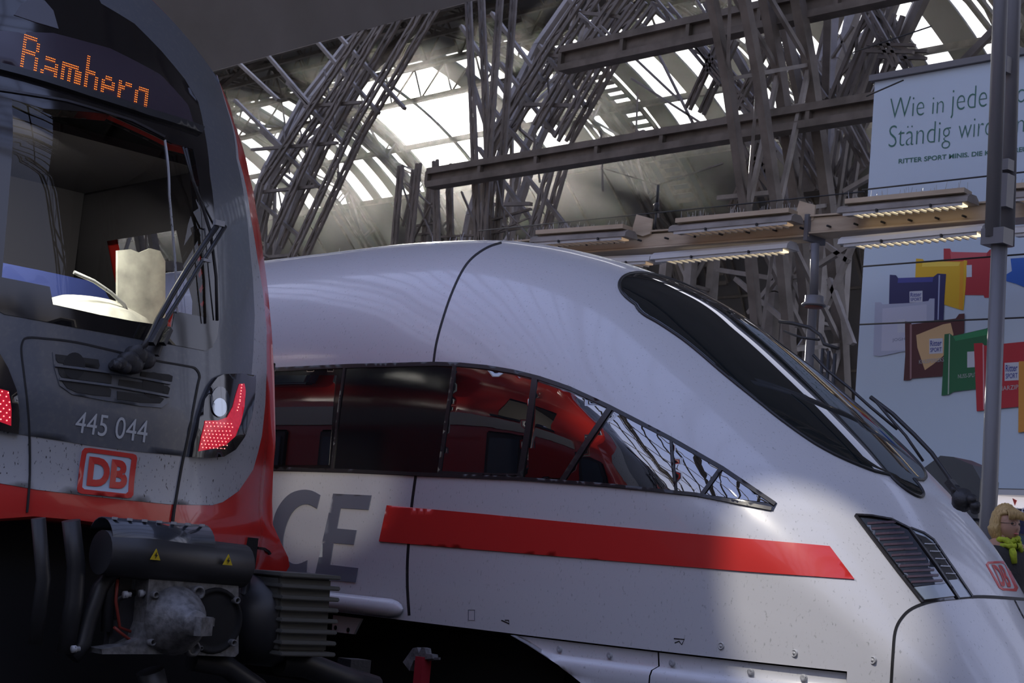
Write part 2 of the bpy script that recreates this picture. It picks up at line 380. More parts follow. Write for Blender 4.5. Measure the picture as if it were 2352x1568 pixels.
# ================================================================ longitudinal girders between the two halls
def girder(y, z, dpt, label, x0=-70, x1=-6, th=.26):
    t = thing('girder', label, 'girder', ((x0+x1)/2, y, z-dpt/2))
    a = MB(); a.beam((x0, y, z+dpt/2), (x1, y, z+dpt/2), th, .12); obj('top_flange', a, m_steel, t)
    a = MB(); a.beam((x0, y, z-dpt/2), (x1, y, z-dpt/2), th, .12); obj('bottom_flange', a, m_steel, t)
    a = MB(); a.beam((x0, y, z), (x1, y, z), .05, dpt)
    n = int((x1-x0)/1.5)
    for i in range(n+1): a.box((x0+i*1.5, y, z), (.08, th*.9, dpt))
    obj('web', a, m_steel, t); return t
girder(20.7, 8.2, .26, 'dark lengthwise steel girder level with the top of the lattice columns', -25.2, -14)
girder(20.7, 10.0, .34, 'dark lengthwise steel girder just below the top edge of the photo', -21.8, -14)
# gallery bracing traced between the columns: real struts standing between the two halls
def strut(pts, yv, w_, nm='strut', par=None, mt=None):
    p, q = on(pts[0], pts[1], 1, yv), on(pts[2], pts[3], 1, yv if len(pts) < 5 else pts[4])
    a = MB(); a.beam(p, q, w_, w_*.8); return obj(nm, a, mt or m_steel, par)
def laced(pts, yv, w_, par, mt=None):
    p, q = on(pts[0], pts[1], 1, yv), on(pts[2], pts[3], 1, yv)
    d = (q-p); n = max(2, int(d.length/.35)); a = MB(); sx = Vector((0, .35, 0))
    up_ = d.normalized().cross(Vector((0, 1, 0))).normalized()*w_
    cw = w_*.42
    a.beam(p+up_*.5, q+up_*.5, .06, cw); a.beam(p-up_*.5, q-up_*.5, .06, cw)
    b = MB(); b.beam(p+sx+up_*.5, q+sx+up_*.5, .06, cw); b.beam(p+sx-up_*.5, q+sx-up_*.5, .06, cw)
    for i in range(n):
        u, v = p+d*(i/n), p+d*((i+1)/n); s = 1 if i % 2 else -1
        a.beam(u+up_*.5*s, v-up_*.5*s, .03, .05); b.beam(u+sx+up_*.5*s, v+sx-up_*.5*s, .03, .05)
    o = obj('truss_chord', a, mt or m_steel, par); obj('back_chord', b, m_steel, o); return o
# ================================================================ lattice columns, box of four angles with lacing
def column(cx, cy, h, wd, label, fan=True, dpt=None):
    dpt = dpt or wd
    t = thing('lattice_column', label, 'column', (cx, cy, 0), 'lattice columns between the halls' if False else None)
    cs = [(cx+sx*wd/2, cy+sy*dpt/2) for sx, sy in ((-1, -1), (1, -1), (1, 1), (-1, 1))]
    for (x, y) in cs: a = MB(); a.beam((x, y, 0), (x, y, h), .15); obj('corner_angle', a, m_steel2, t)
    a = MB(); n = int(h/.75)
    for i in range(n):
        z0, z1 = h*i/n, h*(i+1)/n
        for k in range(4):
            p, q = cs[k], cs[(k+1) % 4]
            if (i+k) % 2: p, q = q, p
            a.beam((*p, z0), (*q, z1), .05, .05)
            a.beam((*p, z0), (*q, z0), .05, .05)
    obj('lacing', a, m_steel2, t)
    if fan == 2:
        for (dx, dy, hh, th) in ((-2.6, -.3, 3.6, .13), (2.4, -.2, 3.8, .13), (-1.2, 1.6, 4.2, .12), (1.0, 1.5, 4.4, .12), (-.4, -1.6, 4.4, .14), (.7, -1.2, 4.6, .12), (-3.6, 1.0, 3.0, .11), (3.4, .8, 3.2, .11)):
            a = MB(); a.beam((cx, cy, h-.3), (cx+dx, cy+dy, h+hh), th); obj('brace', a, m_steel, t)
    a = MB(); a.box((cx, cy, h), (wd*1.3, dpt*1.3, .25)); obj('cap', a, m_steel, t)
    return t
column(-17.35, 22.6, 7.6, .62, 'grey lattice column left of the billboard with braces fanning out above', 2)
column(-27.6, 22.6, 6.6, .55, 'grey lattice column directly under the sun')
br = thing('truss_bracing', 'leaning steel legs right under the sun behind the white train roof', 'bracing', (-25, 21, 6))
for l in ((921, 380, 904, 575), (962, 375, 940, 575), (1000, 368, 1004, 570), (1150, -20, 1108, 565), (1075, -20, 1098, 565)): laced(l, 21, .11, br)
for l in ((915, 400, 950, 500), (955, 400, 925, 520), (960, 470, 1000, 560), (1000, 450, 945, 560), (1060, 440, 1110, 560), (1138, 400, 1170, 560), (1138, 400, 1128, 500), (1150, 470, 1230, 560), (1145, 530, 1215, 500), (930, 420, 1000, 480)): strut(l, 21.2, .035, 'brace', br)
for l in ((945, 520, 1000, 512), (945, 540, 1000, 534), (1130, 505, 1220, 480), (1130, 535, 1215, 520), (1000, 545, 1090, 540)): strut(l, 21.3, .05, 'brace', br)
column(-37.0, 22.6, 7.6, .7, 'grey lattice column beside the red edge of the regional train')
column(-18.9, 21.2, 6.6, .55, 'pale lattice column behind the long light rail, left of the hanging lamp', False)
br = thing('truss_bracing', 'crossing diagonal steel braces left of the sun', 'bracing', (-34, 24, 6))
for l in ((570, 545, 600, 420), (600, 420, 870, 10), (617, 560, 722, 329), (722, 329, 800, 190), (665, 600, 805, 300), (805, 300, 905, 130), (905, 130, 990, -15), (800, 190, 915, -10)): laced(l, 24, .17, br)
for l in ((560, 432, 690, 545), (600, 300, 735, 430), (660, 190, 790, 330), (540, 230, 650, 340), (600, 110, 720, 250), (680, 40, 870, 260), (722, 20, 930, 250), (500, 100, 640, 230)): strut(l, 24.3, .10, 'brace', br)
for l in ((579, 344, 775, 328), (585, 443, 725, 428), (700, 245, 830, 235), (620, 590, 680, 585)): strut(l, 24.1, .09, 'brace', br)
for l in ((650, 290, 665, 400), (745, 160, 770, 290), (690, 300, 715, 400), (610, 380, 625, 470), (780, 330, 775, 430), (640, 440, 655, 520)): strut(l, 24.5, .035, 'hanger', br)
br = thing('truss_bracing', 'crossing diagonal steel braces right of the sun above the long girder', 'bracing', (-26, 24, 6))
for l in ((1172, 249, 1249, 124), (1249, 124, 1345, -20), (1229, 290, 1315, 143), (1315, 143, 1420, -10), (1277, 320, 1400, 105), (1400, 105, 1480, 0), (1215, 560, 1277, 340), (1120, 340, 1172, 249)): laced(l, 24, .17, br)
for l in ((1150, 145, 1275, 310), (1240, 105, 1345, 245), (1310, 0, 1395, 115), (1110, 225, 1215, 350), (1205, 400, 1320, 545), (1100, 340, 1260, 560), (1130, 30, 1250, 190), (1060, 60, 1180, 240), (1075, 160, 1130, 330)): strut(l, 24.3, .10, 'brace', br)
for l in ((1205, 240, 1330, 243), (1262, 127, 1390, 140), (1320, 28, 1420, 38), (1130, 470, 1220, 468)): strut(l, 24.1, .09, 'brace', br)
for l in ((1255, 150, 1268, 290), (1310, 60, 1325, 220), (1190, 180, 1195, 300), (1372, 0, 1385, 110), (1225, 300, 1240, 420)): strut(l, 24.5, .035, 'hanger', br)
br = thing('truss_bracing', 'tall diagonal braces crossing behind the long light rail, right of centre', 'bracing', (-17, 21.5, 5))
for l in ((2020, -20, 1915, 230), (2035, 20, 1938, 300), (1938, 300, 1900, 560), (1780, 75, 1890, 235), (1740, 0, 1800, 80)): laced(l, 22, .17, br)
for l in ((1500, 0, 1660, 190), (1660, 80, 1580, 250), (1790, 280, 1880, 430), (1920, 245, 1990, 380), (1975, 0, 2060, 150), (1990, 110, 2100, 112), (1700, 300, 1780, 480), (1680, 480, 1745, 330), (1690, 250, 1760, 110), (1600, 100, 1760, 300)): laced(l, 21.6, .11, br)
for l in ((1660, 90, 1770, 55), (1780, 255, 1880, 235), (1920, 248, 2000, 245), (1650, 620, 1780, 640), (1690, 640, 1800, 735), (1800, 620, 1720, 720), (1650, 455, 1800, 440), (1895, 560, 1950, 600), (1880, 610, 1960, 560), (1905, 640, 1960, 790), (1960, 560, 1900, 700), (1940, 440, 2010, 400)): strut(l, 21.4, .09, 'brace', br, m_steel2)
for l in ((1450, 180, 1700, 340), (1480, 60, 1600, 300), (1380, 60, 1560, 230), (1330, 30, 1420, 110), (1550, 50, 1750, 230), (1600, 0, 1640, 60), (1350, 340, 1480, 300), (1820, 0, 1830, 240), (1850, 30, 1845, 220), (1760, 200, 1850, 60), (1910, 0, 1860, 200), (1800, 0, 1900, 180), (1720, 120, 1830, 20), (1930, 80, 1980, 240), (1960, 60, 1900, 150)): strut(l, 23.6, .05, 'hanger', br)
for l in ((1380, 300, 1385, 440), (1465, 210, 1460, 330), (1512, 440, 1512, 500), (1380, 385, 1512, 425), (1512, 425, 1660, 375)): strut(l, 24.2, .03, 'cable', br)
# ================================================================ patches laid on curved skins
def dens(poly, step, closed=True):
    r = []; n = len(poly)
    for i in range(n if closed else n-1):
        a, b = Vector(poly[i]), Vector(poly[(i+1) % n]); k = max(1, int((b-a).length/step))
        r += [a+(b-a)*(j/k) for j in range(k)]
    if not closed: r.append(Vector(poly[-1]))
    return r
def inside(p, poly):
    x, y = p[0], p[1]; c = False; n = len(poly); j = n-1
    for i in range(n):
        xi, yi = poly[i][0], poly[i][1]; xj, yj = poly[j][0], poly[j][1]
        if (yi > y) != (yj > y) and x < (xj-xi)*(y-yi)/(yj-yi+1e-12)+xi: c = not c
        j = i
    return c
def tri(poly, holes, step):
    vs = []; es = []
    for pl in [poly]+holes:
        d = dens(pl, step); b = len(vs); vs += [Vector((q[0], q[1])) for q in d]; es += [(b+i, b+(i+1) % len(d)) for i in range(len(d))]
    xs = [v.x for v in vs]; ys = [v.y for v in vs]
    x = min(xs)+step*.5
    while x < max(xs):
        y = min(ys)+step*.5
        while y < max(ys):
            if inside((x, y), poly) and not any(inside((x, y), h) for h in holes): vs.append(Vector((x, y)))
            y += step
        x += step
    V, E_, F_, *_ = delaunay_2d_cdt(vs, es, [], 0, 1e-6)
    fs = []
    for f in F_:
        c = sum((V[i] for i in f), Vector((0, 0)))/len(f)
        if inside(c, poly) and not any(inside(c, h) for h in holes): fs.append(tuple(f))
    return V, fs
def skin_patch(poly, fn, off, thick, step, holes=()):
    """poly in 2-D; fn maps a 2-D point to (point, normal) on the body"""
    V, fs = tri([tuple(p) for p in poly], [list(h) for h in holes], step); P = [fn(v) for v in V]
    ok = [p is not None for p in P]; fs = [f for f in fs if all(ok[i] for i in f)]
    m = MB(); n = len(V)
    tp = [(p[0]+p[1]*off) if p else Vector((0, 0, 0)) for p in P]; bt = [(p[0]+p[1]*(off-thick)) if p else Vector((0, 0, 0)) for p in P]
    used = sorted({i for f in fs for i in f}); mp = {i: k for k, i in enumerate(used)}; k = len(used)
    vs = [tp[i] for i in used]+[bt[i] for i in used]
    cnt = {}
    for f in fs:
        for a, b in zip(f, f[1:]+f[:1]): cnt[(a, b)] = 1
    sides = [(mp[a], mp[b], mp[b]+k, mp[a]+k) for (a, b) in cnt if (b, a) not in cnt]
    m.add(vs, [tuple(mp[i] for i in f) for f in fs], True)
    m.add(vs, sides)     # rim walls on vertices of their own, so that the face keeps clean shading
    return m
def pobj(name, mb, mt, parent, label=None):
    # orientation: make sure front faces look along the offset direction (cheap recalculation is fine)
    return obj(name, mb, mt, parent, label)
def stroke(pts, wd):
    """2-D polyline to an outline polygon"""
    pts = [Vector(p) for p in pts]; Lp = []; Rp = []
    for i, p in enumerate(pts):
        d = (pts[min(i+1, len(pts)-1)]-pts[max(i-1, 0)]).normalized(); nn = Vector((-d.y, d.x))*wd/2
        Lp.append(p+nn); Rp.append(p-nn)
    return [tuple(p) for p in Lp+Rp[::-1]]
def sm(pts, n=6):
    """Catmull-Rom smoothing of an open 2-D polyline"""
    P = [Vector(p) for p in pts]; r = []
    for i in range(len(P)-1):
        a, b, c, d = P[max(i-1, 0)], P[i], P[i+1], P[min(i+2, len(P)-1)]
        for k in range(n):
            t = k/n; r.append(tuple(.5*((2*b)+(c-a)*t+(2*a-5*b+4*c-d)*t*t+(3*b-a-3*c+d)*t**3)))
    r.append(tuple(P[-1])); return r
def text_mesh(s, bold=0.0, size=1, shear=0, spacing=1):
    cu = bpy.data.curves.new('t', 'FONT'); cu.body = s; cu.size = size; cu.offset = bold; cu.shear = shear; cu.space_character = spacing; cu.resolution_u = 4
    o = bpy.data.objects.new('t', cu); C.objects.link(o); bpy.context.view_layer.update()
    dg = bpy.context.evaluated_depsgraph_get(); me = bpy.data.meshes.new_from_object(o.evaluated_get(dg))
    V = [v.co.copy() for v in me.vertices]; F_ = [tuple(p.vertices) for p in me.polygons]
    bpy.data.objects.remove(o); bpy.data.curves.remove(cu); bpy.data.meshes.remove(me)
    x0, x1 = min(v.x for v in V), max(v.x for v in V); y0, y1 = min(v.y for v in V), max(v.y for v in V)
    return [((v.x-x0)/(x1-x0), (v.y-y0)/(y1-y0)) for v in V], F_
def text_on(s, quad, fn, off, mt, parent, name='lettering', bold=0, label=None, **k):
    """quad: bottom-left, bottom-right, top-right, top-left in the 2-D space of fn"""
    V, F_ = text_mesh(s, bold, **k); bl, br_, tr, tl = [Vector(q) for q in quad]; m = MB(); vs = []
    for (u, v) in V:
        p = (bl*(1-u)+br_*u)*(1-v)+(tl*(1-u)+tr*u)*v; r = fn(p)
        vs.append(r[0]+r[1]*off)
    m.add(vs, F_); return obj(name, m, mt, parent, label, fixn=False)
# ================================================================ white high speed train
YC, W0, XT = 9.12, 1.42, -5.1
KX = [-60, -13, -12, -11, -10.4, -9.8, -9.3, -8.8, -8.4, -8, -7.6, -7.2, -6.8, -6.4, -6.1, -5.8, -5.55, -5.35, -5.2, -5.1]
KT = [3.45, 3.45, 3.45, 3.448, 3.430, 3.389, 3.307, 3.183, 3.046, 2.865, 2.62, 2.352, 2.068, 1.76, 1.50, 1.15, .78, .47, .27, .17]
def smooth_interp(x):
    # monotone cubic through the roof line stations
    k = KX; i = max(0, min(len(k)-2, np.searchsorted(k, x)-1)); h = k[i+1]-k[i]; t = min(1, max(0, (x-k[i])/h))
    def sl(j):
        if j <= 0 or j >= len(k)-1: return (KT[-1]-KT[-2])/(k[-1]-k[-2]) if j > 0 else 0
        a = (KT[j]-KT[j-1])/(k[j]-k[j-1]); b = (KT[j+1]-KT[j])/(k[j+1]-k[j])
        return 0 if a*b <= 0 else 2*a*b/(a+b)
    m0, m1 = sl(i)*h, sl(i+1)*h
    return (2*t**3-3*t*t+1)*KT[i]+(t**3-2*t*t+t)*m0+(-2*t**3+3*t*t)*KT[i+1]+(t**3-t*t)*m1
def wfun(x):
    u = min(1, max(0, (x+9.2)/(XT+9.2))); return W0*math.sqrt(max(0, 1-u**3.2))
def ice_pt(x, s):
    """s 0..1 near side bottom to zm, 1..3 over the roof, 3..4 down the far side"""
    t = smooth_interp(x); ww = wfun(x); zm = -.2+(t+.2)*.6; zb = -.55
    if s <= 1 or s >= 3:
        q = s if s <= 1 else 4-s; z = zb+(zm-zb)*q; tk = 1-.03*((zm-z)/(zm-zb))**2
        return Vector((x, YC+(-ww if s <= 1 else ww)*tk, z))
    a = (s-1)*math.pi/2; c, sn = math.cos(a), max(0, math.sin(a))
    return Vector((x, YC-ww*math.copysign(abs(c)**(2/2.2), c), zm+(t-zm)*sn**(2/2.2)))
xs = [-60, -45, -30, -20]+list(np.linspace(-15, -5.6, 170))+[XT-.5*(1-k/24)**2 for k in range(1, 25)]
ss = list(np.linspace(0, 1, 11))+list(1+2*np.linspace(0, 1, 97)[1:-1])+list(np.linspace(3, 4, 11))
V_ = [ice_pt(x, s) for x in xs for s in ss]; ns = len(ss)
F_ = [(i*ns+j, (i+1)*ns+j, (i+1)*ns+j+1, i*ns+j+1) for i in range(len(xs)-1) for j in range(ns-1)]
ICE_BVH = BVHTree.FromPolygons(V_, F_)
def ice_fn(p):
    d = ray(p[0], p[1]).normalized(); h = ICE_BVH.ray_cast(CAM, d)
    if h[0] is None: return None
    # smooth normal from the parametric surface by finite differences on the mesh
    n = h[1]; n = -n if n.dot(d) > 0 else n
    return (h[0], n)
ice = thing('high_speed_train', 'white high speed train with a long sloping nose, red stripe and black window band', 'train', (-12, YC, -.76))
m = MB(); m.add(V_, F_, True)
body = obj('body_shell', m, m_white, ice)
bm = bmesh.new(); bm.from_mesh(body.data); O_ = ORG[body.name]
for co, no in (((0, 0, .46), (0, 0, 1)), ((-5.86, 0, 0), (1, 0, 0))):
    bmesh.ops.bisect_plane(bm, geom=bm.verts[:]+bm.edges[:]+bm.faces[:], plane_co=Vector(co)-O_, plane_no=no)
kill = [f for f in bm.faces if (f.calc_center_median()+O_).x < -5.86 and (f.calc_center_median()+O_).z < .46]
nosef = [f for f in bm.faces if (f.calc_center_median()+O_).x > -5.86]
bmesh.ops.delete(bm, geom=kill, context='FACES')
bm.to_mesh(body.data); bm.free()

for p in body.data.polygons:
    c = p.center+O_
    pass
# red stripe
pobj('red_stripe', skin_patch([(890, 1160), (1100, 1179), (1350, 1203), (1650, 1231), (1905, 1255), (1962, 1331), (1700, 1311), (1400, 1287), (1100, 1262), (872, 1243)], ice_fn, .008, .006, 16), m_red, ice)
# window band: upper edge and lower edge
def ztrack(z, px0, px1, n):   # edge of constant height along the straight side, as photo points
    return [proj((x, 7.76, z)) for x in np.linspace(px0, px1, n)]
up_edge = [(520, 855), (628, 845), (800, 837), (1000, 832), (1060, 834), (1120, 839), (1180, 849), (1240, 864), (1310, 888), (1400, 930), (1470, 965), (1540, 1003), (1600, 1036), (1660, 1072), (1720, 1113), (1785, 1156)]
lo_edge = [(1776, 1174), (1690, 1156), (1600, 1141), (1500, 1129), (1400, 1119), (1300, 1110), (1200, 1103), (1080, 1097), (955, 1093), (800, 1085), (628, 1080), (520, 1076)]
band = up_edge+lo_edge
bandfar = sm(up_edge, 3)+lo_edge
pobj('window_band', skin_patch(bandfar, ice_fn, .004, .004, 16), m_belt, ice, 'glossy black window band')
def frame_on(pts, wd, name='window_frame', mt=None, off=.012): return pobj(name, skin_patch(stroke(pts, wd), ice_fn, off, .012, max(5, wd*1.2)), mt or m_bframe, ice)
PANES = [[(560, 866), (634, 862), (773, 862), (757, 1068), (628, 1068), (560, 1066)], [(1048, 843), (1120, 851), (1180, 862), (1226, 875), (1196, 1090), (1012, 1083)],
         [(1234, 877), (1310, 902), (1396, 941), (1288, 1098), (1208, 1096)], [(1412, 945), (1470, 974), (1538, 1008), (1541, 1062), (1550, 1126), (1430, 1114), (1302, 1104)],
         [(1545, 1012), (1600, 1044), (1652, 1077), (1612, 1134), (1558, 1128)], [(1660, 1083), (1720, 1122), (1768, 1156), (1690, 1146), (1622, 1136)]]
for pn in PANES: pobj('window_pane', skin_patch(pn, ice_fn, .007, .003, 16), m_pane, ice)
for l, wd in (([(628, 849), (800, 841), (1000, 836), (1060, 838), (1120, 844), (1180, 854), (1240, 869), (1310, 893), (1400, 935), (1540, 1008), (1660, 1077), (1780, 1159)], 9), ([(628, 1076), (800, 1081), (955, 1088), (1200, 1099), (1400, 1114), (1600, 1136), (1772, 1170)], 8),
              ([(793, 846), (779, 950), (764, 1080)], 5), ([(1046, 840), (1030, 950), (1011, 1088)], 8), ([(1230, 870), (1214, 990), (1196, 1100)], 13), ([(1404, 936), (1350, 1015), (1292, 1106)], 12), ([(1541, 1008), (1546, 1060), (1554, 1128)], 6), ([(1656, 1077), (1612, 1138)], 9), ([(1012, 1084), (1100, 1088), (1192, 1090)], 5)): frame_on(l, wd)
# far-side continuation of the band along the coach behind the regional train
m = MB()
m.box((-28, YC-W0+.033, 1.84), (32, .05, .8)); obj('window_band', m, m_belt, ice)
# panel joints
for l, wd in (([(1152, 557), (1120, 568), (1085, 592), (1060, 625), (1035, 680), (1015, 740), (1002, 790), (996, 832)], 5), ([(955, 1093), (946, 1160), (940, 1230), (936, 1290), (936, 1350), (940, 1413)], 6), ([(996, 832), (985, 900), (970, 1000), (956, 1093)], 3),
              ([(2047, 1568), (2051, 1500), (2056, 1450), (2070, 1420), (2095, 1397), (2140, 1381), (2200, 1373), (2260, 1370), (2352, 1376)], 7), ([(2330, 1378), (2352, 1420)], 3)):
    pobj('panel_joint', skin_patch(stroke(sm(l, 4), wd), ice_fn, .002, .004, max(4, wd)), m_seam, ice)
# windscreen: the lower edge is found on the skin, then mirrored over the roof line
edge_px = [(1457, 690), (1463, 708), (1480, 725), (1515, 745), (1580, 790), (1665, 862), (1742, 924), (1800, 970), (1878, 1024), (1958, 1064), (2050, 1098), (2125, 1119), (2168, 1129)]
hit = [ice_fn(p)[0] for p in sm(edge_px, 4)]
xa = [h.x for h in hit]; ya = [YC-h.y for h in hit]
x_l, x_r = min(xa), max(xa)
def half_w(x):
    return float(np.interp(x, xa, ya))
def s_of(x, hw):   # parameter s of the section point at half width hw
    w_ = wfun(x); c = min(1, max(0, hw/w_)); return 1+math.acos(c**1.1)/(math.pi/2)
def ice_par(x, s, off):
    e = .01; p = ice_pt(x, s); n = (ice_pt(x+e, s)-ice_pt(x-e, s)).cross(ice_pt(x, s+e)-ice_pt(x, s-e)).normalized()
    if n.z < 0: n = -n
    return p+n*off
def over_top(xs_, hwf, off, th):
    vs = []; K = 40
    for x in xs_:
        hw = hwf(x); s0 = s_of(x, hw)
        for k in range(K+1): vs.append(ice_par(x, s0+(4-2*s0)*k/K, off))
    n = len(vs); K1 = K+1; R_ = len(xs_)
    for x in xs_:
        hw = hwf(x); s0 = s_of(x, hw)
        for k in range(K+1): vs.append(ice_par(x, s0+(4-2*s0)*k/K, off-th))
    fs = [(i*K1+k, (i+1)*K1+k, (i+1)*K1+k+1, i*K1+k+1) for i in range(R_-1) for k in range(K)]
    bd = [(i, 0) for i in range(R_)]+[(R_-1, k) for k in range(1, K1)]+[(i, K) for i in range(R_-2, -1, -1)]+[(0, k) for k in range(K-1, 0, -1)]
    ids = [i*K1+k for i, k in bd]; q = len(ids)
    m = MB(); m.add(vs, fs, True); b = [(ids[i], ids[(i+1) % q], n+ids[(i+1) % q], n+ids[i]) for i in range(q)]
    m.f += b; m.sm += [False]*len(b); return m
rear = x_l-.42
def hw_full(x):
    if x < x_l+.05: 
        u = (x-rear)/(x_l+.05-rear); return max(.02, half_w(x_l+.05)*math.sqrt(max(0, 1-(1-u)**2.4)))
    fe = x_r+.09
    if x > x_r-.03:
        u = (x-(x_r-.03))/(fe-(x_r-.03)); return max(.02, max(.13, half_w(x_r-.03))*math.sqrt(max(0, 1-u**2.2)))
    return max(half_w(x), .13)
def cosx(a, b, n): return [a+(b-a)*(.5-.5*math.cos(math.pi*i/n)) for i in range(n+1)]
ws = obj('windscreen', over_top(cosx(rear, x_r+.09, 70), hw_full, .007, .009), m_wind, ice, 'dark curved windscreen')
def hw_in(x): return max(.01, hw_full(x)-.13)
# dark print border of the windscreen as a raised thin rim
m = MB()
rim = []
for x in cosx(rear, x_r+.09, 90): rim.append(ice_par(x, s_of(x, hw_full(x)), .006))
rim2 = [ice_par(x, 4-s_of(x, hw_full(x)), .006) for x in cosx(rear, x_r+.09, 90)]
m.tube(rim+rim2[::-1]+[rim[0]], .011, 6, False); obj('windscreen_seal', m, m_rubber, ws)
# wipers on the windscreen
def ice_off(p, off):
    r = ice_fn(p); return r[0]+r[1]*off if r else on(p[0], p[1], 1, 8.8)
m = MB(); arm = [on(x, y, 1, 8.75) for x, y in ((2225, 1160), (2195, 1128), (2168, 1090), (2140, 1052), (2108, 1018))]
tip = [Vector(on(x, y, 1, 8.75)) for x, y in ()]

def on_off(px, py, yv): return on(px, py, 1, yv)
m = MB(); m.tube([on(x, y, 1, 8.95) for x, y in ((2238, 1165), (2200, 1125), (2172, 1085), (2140, 1040), (2100, 998), (2050, 950), (2000, 912))], .014, 8)
m.tube([on(x, y, 1, 8.9) for x, y in ((2010, 920), (2040, 955), (2080, 1000), (2120, 1058))], .009, 8)
obj('wiper_arm', m, m_rubber, ice)
m = MB(); m.tube([on(x, y, 1, 9.1) for x, y in ((1868, 815), (1900, 850), (1950, 890), (2000, 935), (2060, 985))], .010, 8); obj('wiper_blade', m, m_rubber, ice)
m = MB(); c0 = ice_off((2212, 1143), .05)
m.lathe(c0, (0.5, -.6, .6), [(.0, -.05), (.06, -.05), (.065, .0), (.05, .03), (.0, .035)], 14)
for px, py in ((2195, 1128), (2232, 1150), (2215, 1160), (2240, 1165)): m.lathe(ice_off((px, min(py, 1165)), .05), (.4, -.6, .5), [(0, -.03), (.028, -.03), (.028, .03), (0, .035)], 10)
m.beam(ice_off((2180, 1105), .06), ice_off((2215, 1150), .06), .06, .04)
obj('wiper_motor_mount', m, m_black, ice)
# headlight cluster
hl = [(1963, 1184), (2000, 1186), (2040, 1193), (2085, 1212), (2100, 1222), (2200, 1376), (2117, 1384), (2060, 1312), (2010, 1246)]
h = pobj('headlight', skin_patch(hl, ice_fn, .004, .004, 10), m_belt, ice, 'slanted headlight cluster under clear glass')
m_lens = mat('headlight_lens', (.05, .06, .08), .03, ior=1.9); m_louv = mat('headlight_louvre', (.10, .065, .08), .3); m_pale = mat('pale_blue_panel', (.34, .40, .46), .25, coat=.5)
inner = [(1975, 1190), (2040, 1198), (2083, 1218), (2170, 1340), (2098, 1348), (2020, 1248)]
pobj('lens', skin_patch(inner, ice_fn, .008, .004, 10), m_lens, h)
for k in range(12):
    y = 1202+k*12.2; tL = (y-1190)/158; xl = 1982+tL*118; xr = 2050+ (y-1198)*.80
    if xr-xl > 8: pobj('louvre', skin_patch(stroke([(xl, y+2), (xr+2, y-2)], 5), ice_fn, .012, .005, 9), m_louv, h)
pobj('lower_panel', skin_patch([(2098, 1350), (2170, 1341), (2190, 1370), (2122, 1378)], ice_fn, .010, .006, 10), m_pale, h)
pobj('frame', skin_patch(stroke([(1963, 1184), (2000, 1186), (2045, 1194), (2087, 1215), (2150, 1300), (2200, 1376)], 4), ice_fn, .014, .012, 5), m_bframe, h)
pobj('frame', skin_patch(stroke([(1963, 1184), (2010, 1246), (2060, 1312), (2117, 1384)], 4), ice_fn, .014, .012, 5), m_bframe, h)
vt = pobj('side_vent', skin_patch([(2092, 1214), (2120, 1226), (2142, 1242), (2190, 1320), (2232, 1370), (2204, 1372), (2150, 1295)], ice_fn, .003, .004, 9), m_pale, ice)
pobj('vent_opening', skin_patch([(2102, 1226), (2125, 1234), (2142, 1248), (2198, 1330), (2178, 1332)], ice_fn, .006, .004, 9), m_seam, vt)
for k in range(5):
    y = 1250+k*17; pobj('vent_slat', skin_patch(stroke([(2104+(y-1226)*.72, y), (2146+(y-1250)*.68, y+1)], 2.4), ice_fn, .010, .006, 6), m_silver, vt)
pobj('frame', skin_patch(stroke([(2090, 1213), (2120, 1224), (2143, 1240), (2190, 1308), (2232, 1370)], 3.5), ice_fn, .010, .010, 5), m_bframe, vt)
# railway emblem on the nose
em = pobj('emblem', skin_patch([(2268, 1290), (2300, 1288), (2312, 1292), (2338, 1350), (2334, 1358), (2304, 1356), (2294, 1350), (2264, 1296)], ice_fn, .003, .003, 5, [[(2271, 1295), (2299, 1293), (2308, 1297), (2330, 1348), (2328, 1352), (2305, 1351), (2298, 1347), (2270, 1300)]]), m_red, ice, 'red square outline emblem with two letters')
def safe(fn):
    def g(p):
        r = fn(p); 
        return r if r else (Vector((0, 0, -5)), Vector((0, 0, 1)))
    return g
text_on('DB', [(2299, 1346), (2324, 1349), (2303, 1298), (2277, 1297)], safe(ice_fn), .004, m_red, em, bold=.03)
# grey side lettering
m_letter = mat('lettering_grey', (.145, .155, .20), .35, coat=.3)
def c8(p): return (600+p[0]/2.94, 1100+p[1]/2.94)
pobj('lettering', skin_patch([c8(p) for p in ((490, 98), (748, 110), (728, 207), (540, 196), (515, 333), (647, 345), (628, 443), (492, 432), (468, 578), (656, 600), (638, 697), (362, 672))], ice_fn, .007, .006, 14), m_letter, ice, 'grey letter E')
cc = [c8(p) for p in sm([(402, 108), (345, 78), (280, 72), (205, 95), (145, 150), (100, 230), (78, 330), (70, 440), (85, 560), (130, 640), (200, 690), (305, 645)], 3)]+[c8(p) for p in sm([(315, 548), (255, 572), (205, 565), (165, 520), (150, 430), (168, 325), (208, 232), (260, 182), (320, 170), (380, 198)], 3)]
pobj('lettering', skin_patch(cc, ice_fn, .007, .006, 12), m_letter, ice, 'grey letter C')
pobj('lettering', skin_patch([(560, 1128), (600, 1130), (560, 1335), (520, 1332)], ice_fn, .003, .003, 12), m_letter, ice)
